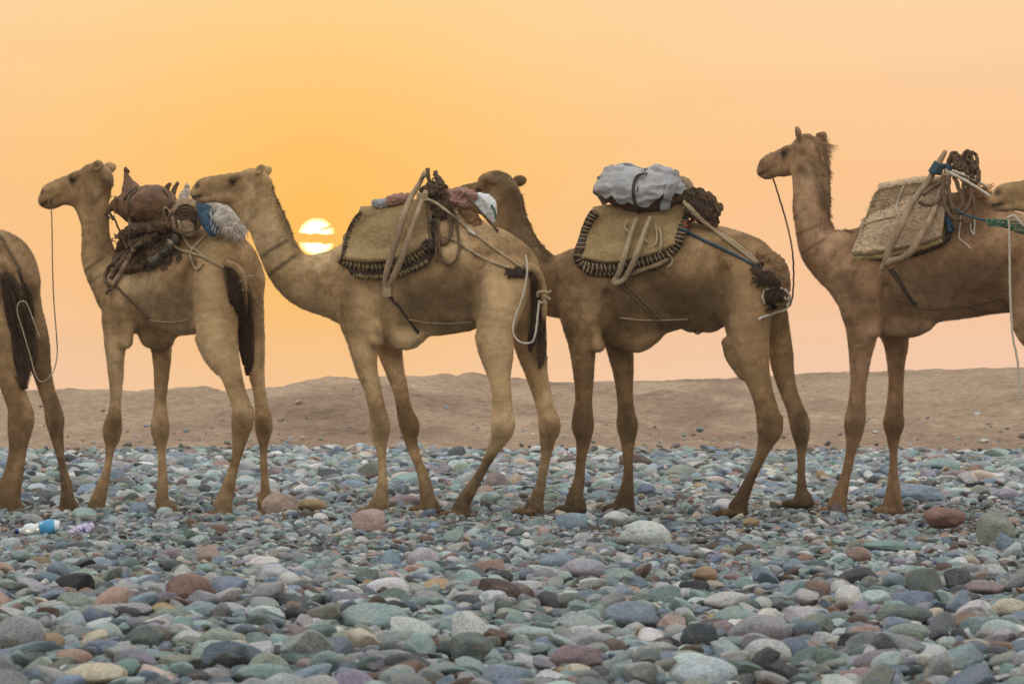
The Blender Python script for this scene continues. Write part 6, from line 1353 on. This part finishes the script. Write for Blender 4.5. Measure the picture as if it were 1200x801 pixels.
# green halter netting and white rope of the camel at the edge
yf = FMUZ(.30, 0, -.1).y - .08
tb = Tubes()
for k in range(22):
    x0 = 1158 + k * 2.6; base_y = 261 - 3 * math.sin(k * .3) + k * .4
    tb.tube([P(x0 + random.gauss(0, 1.5), base_y + 4 * math.cos(a_), yf + .02 * math.sin(a_)) for a_ in np.linspace(random.uniform(0, 6), random.uniform(6, 9), 7)], .005, 5)
for dy_ in (-3, 0, 3): tb.tube(catmull([P(1158 + i * 12, 260 + dy_ * (1 + .2 * math.sin(i)) + i * 1.2, yf + .02 * math.sin(i * 2 + dy_)) for i in range(6)], 5), .006, 6)
tag(tb.link('halter', M_GREEN), 'bright green netting halter under the muzzle at the right edge', 'halter')
tb = Tubes(); yf -= .02
tb.tube(catmull([P(1182, 254, yf), P(1183, 290, yf), P(1183.5, 330, yf), P(1185, 370, yf), P(1187, 395, yf), P(1192, 420, yf), P(1195, 450, yf), P(1196, 468, yf)], 8), .0072, 8, .9, 3, .2)
tb.tube(catmull([P(1180, 256, yf), P(1188, 253, yf), P(1197, 262, yf), P(1206, 268, yf)], 6), .010, 8)
tag(tb.link('lead_rope', M_ROPE_W), 'white rope hanging straight down from the muzzle at the right edge', 'rope')

# ---- litter
yb = EYE * FP / (628 - HY)
bt = empty('plastic_bottle', P(46, 626, yb), 'crushed clear water bottle with blue and white label lying on the stones at left', 'bottle')
def plasticmat(name, col, rough, tr, spec=.5):
    m, t, b = new_mat(name); b.inputs['Base Color'].default_value = (*col, 1); b.inputs['Roughness'].default_value = rough; b.inputs['Transmission Weight'].default_value = tr; b.inputs['IOR'].default_value = 1.25
    n_ = t.noise(geo_pos(t), 30, 3); bump(t, b, n_, .5, .01); return m
M_CLEAR = plasticmat('clear_plastic', (.84, .91, .94), .28, .18); 
def bottle_tube(name, prof, mat, parent, y_=yb, crush=.10):
    ax_ = [(q[0], q[1]) for q in prof]; tb = Tubes(); tb.tube([P(q[0], q[1], y_) for q in catmull([Vector((a, b_, 0)) for a, b_ in ax_], 4)], [q[2] * y_ / FP for q in prof], 18, .35, 3, crush, 1.0)
    return tb.link(name, mat, parent)
bottle_tube('shell', [(20, 622, 2.2), (24, 621.5, 3), (28, 621, 6.2), (33, 620, 7.0), (38, 620, 6.0), (44, 619, 7.6), (52, 618, 8.0), (60, 617, 8.2), (67, 616, 7.8), (69.5, 616, 6)], M_CLEAR, bt)
bottle_tube('cap', [(17.5, 622.5, 2.9), (19, 622.4, 3.1), (22.5, 622, 3.1)], simple_mat('blue_cap', (.01, .03, .16), .1, .35, 20), bt, crush=0)
m_lab, t_, b_ = new_mat('bottle_label'); px_ = t_.node('ShaderNodeSeparateXYZ'); t_.l.new(geo_pos(t_), px_.inputs[0])
zz = t_.noise(geo_pos(t_), 11, 1); f = t_.math('GREATER_THAN', zz, .5)
t_.l.new(t_.mix(f, (.30, .60, .72), (.06, .32, .58)), b_.inputs['Base Color']); b_.inputs['Roughness'].default_value = .35
bottle_tube('label', [(47, 618.7, 8.2), (52, 618, 8.5), (57, 617.4, 8.6), (62, 616.9, 8.5), (65, 616.5, 8.3)], m_lab, bt)
yl = EYE * FP / (630 - HY)
lw = empty('wrapper', P(97, 628, yl), 'crumpled lilac plastic wrapper lying to the right of the water bottle', 'litter')
cc = dict(Yof=lambda a, b: yl + b)
blob(cc, 'film', [dict(p=[(86, 623, 0, 5), (94, 621, 0, 6.5), (103, 618, 0, 5.5), (108, 615, 0, 3)], k=.01, sy=.8)], simple_mat('lilac_film', (.50, .44, .66), .12, .4, 30, .6, .01, col2=(.62, .56, .76), spec=.5), (.008, 30, (1, 1, 1)), .004, parent=lw, extra=False)
tb = Tubes(); tb.tube([P(97, 618, yl - .045), P(99, 620, yl - .047), P(98, 622, yl - .046)], .006, 6); tb.link('blue_print', simple_mat('blue_ink', (.04, .05, .35), .1, .5), lw)
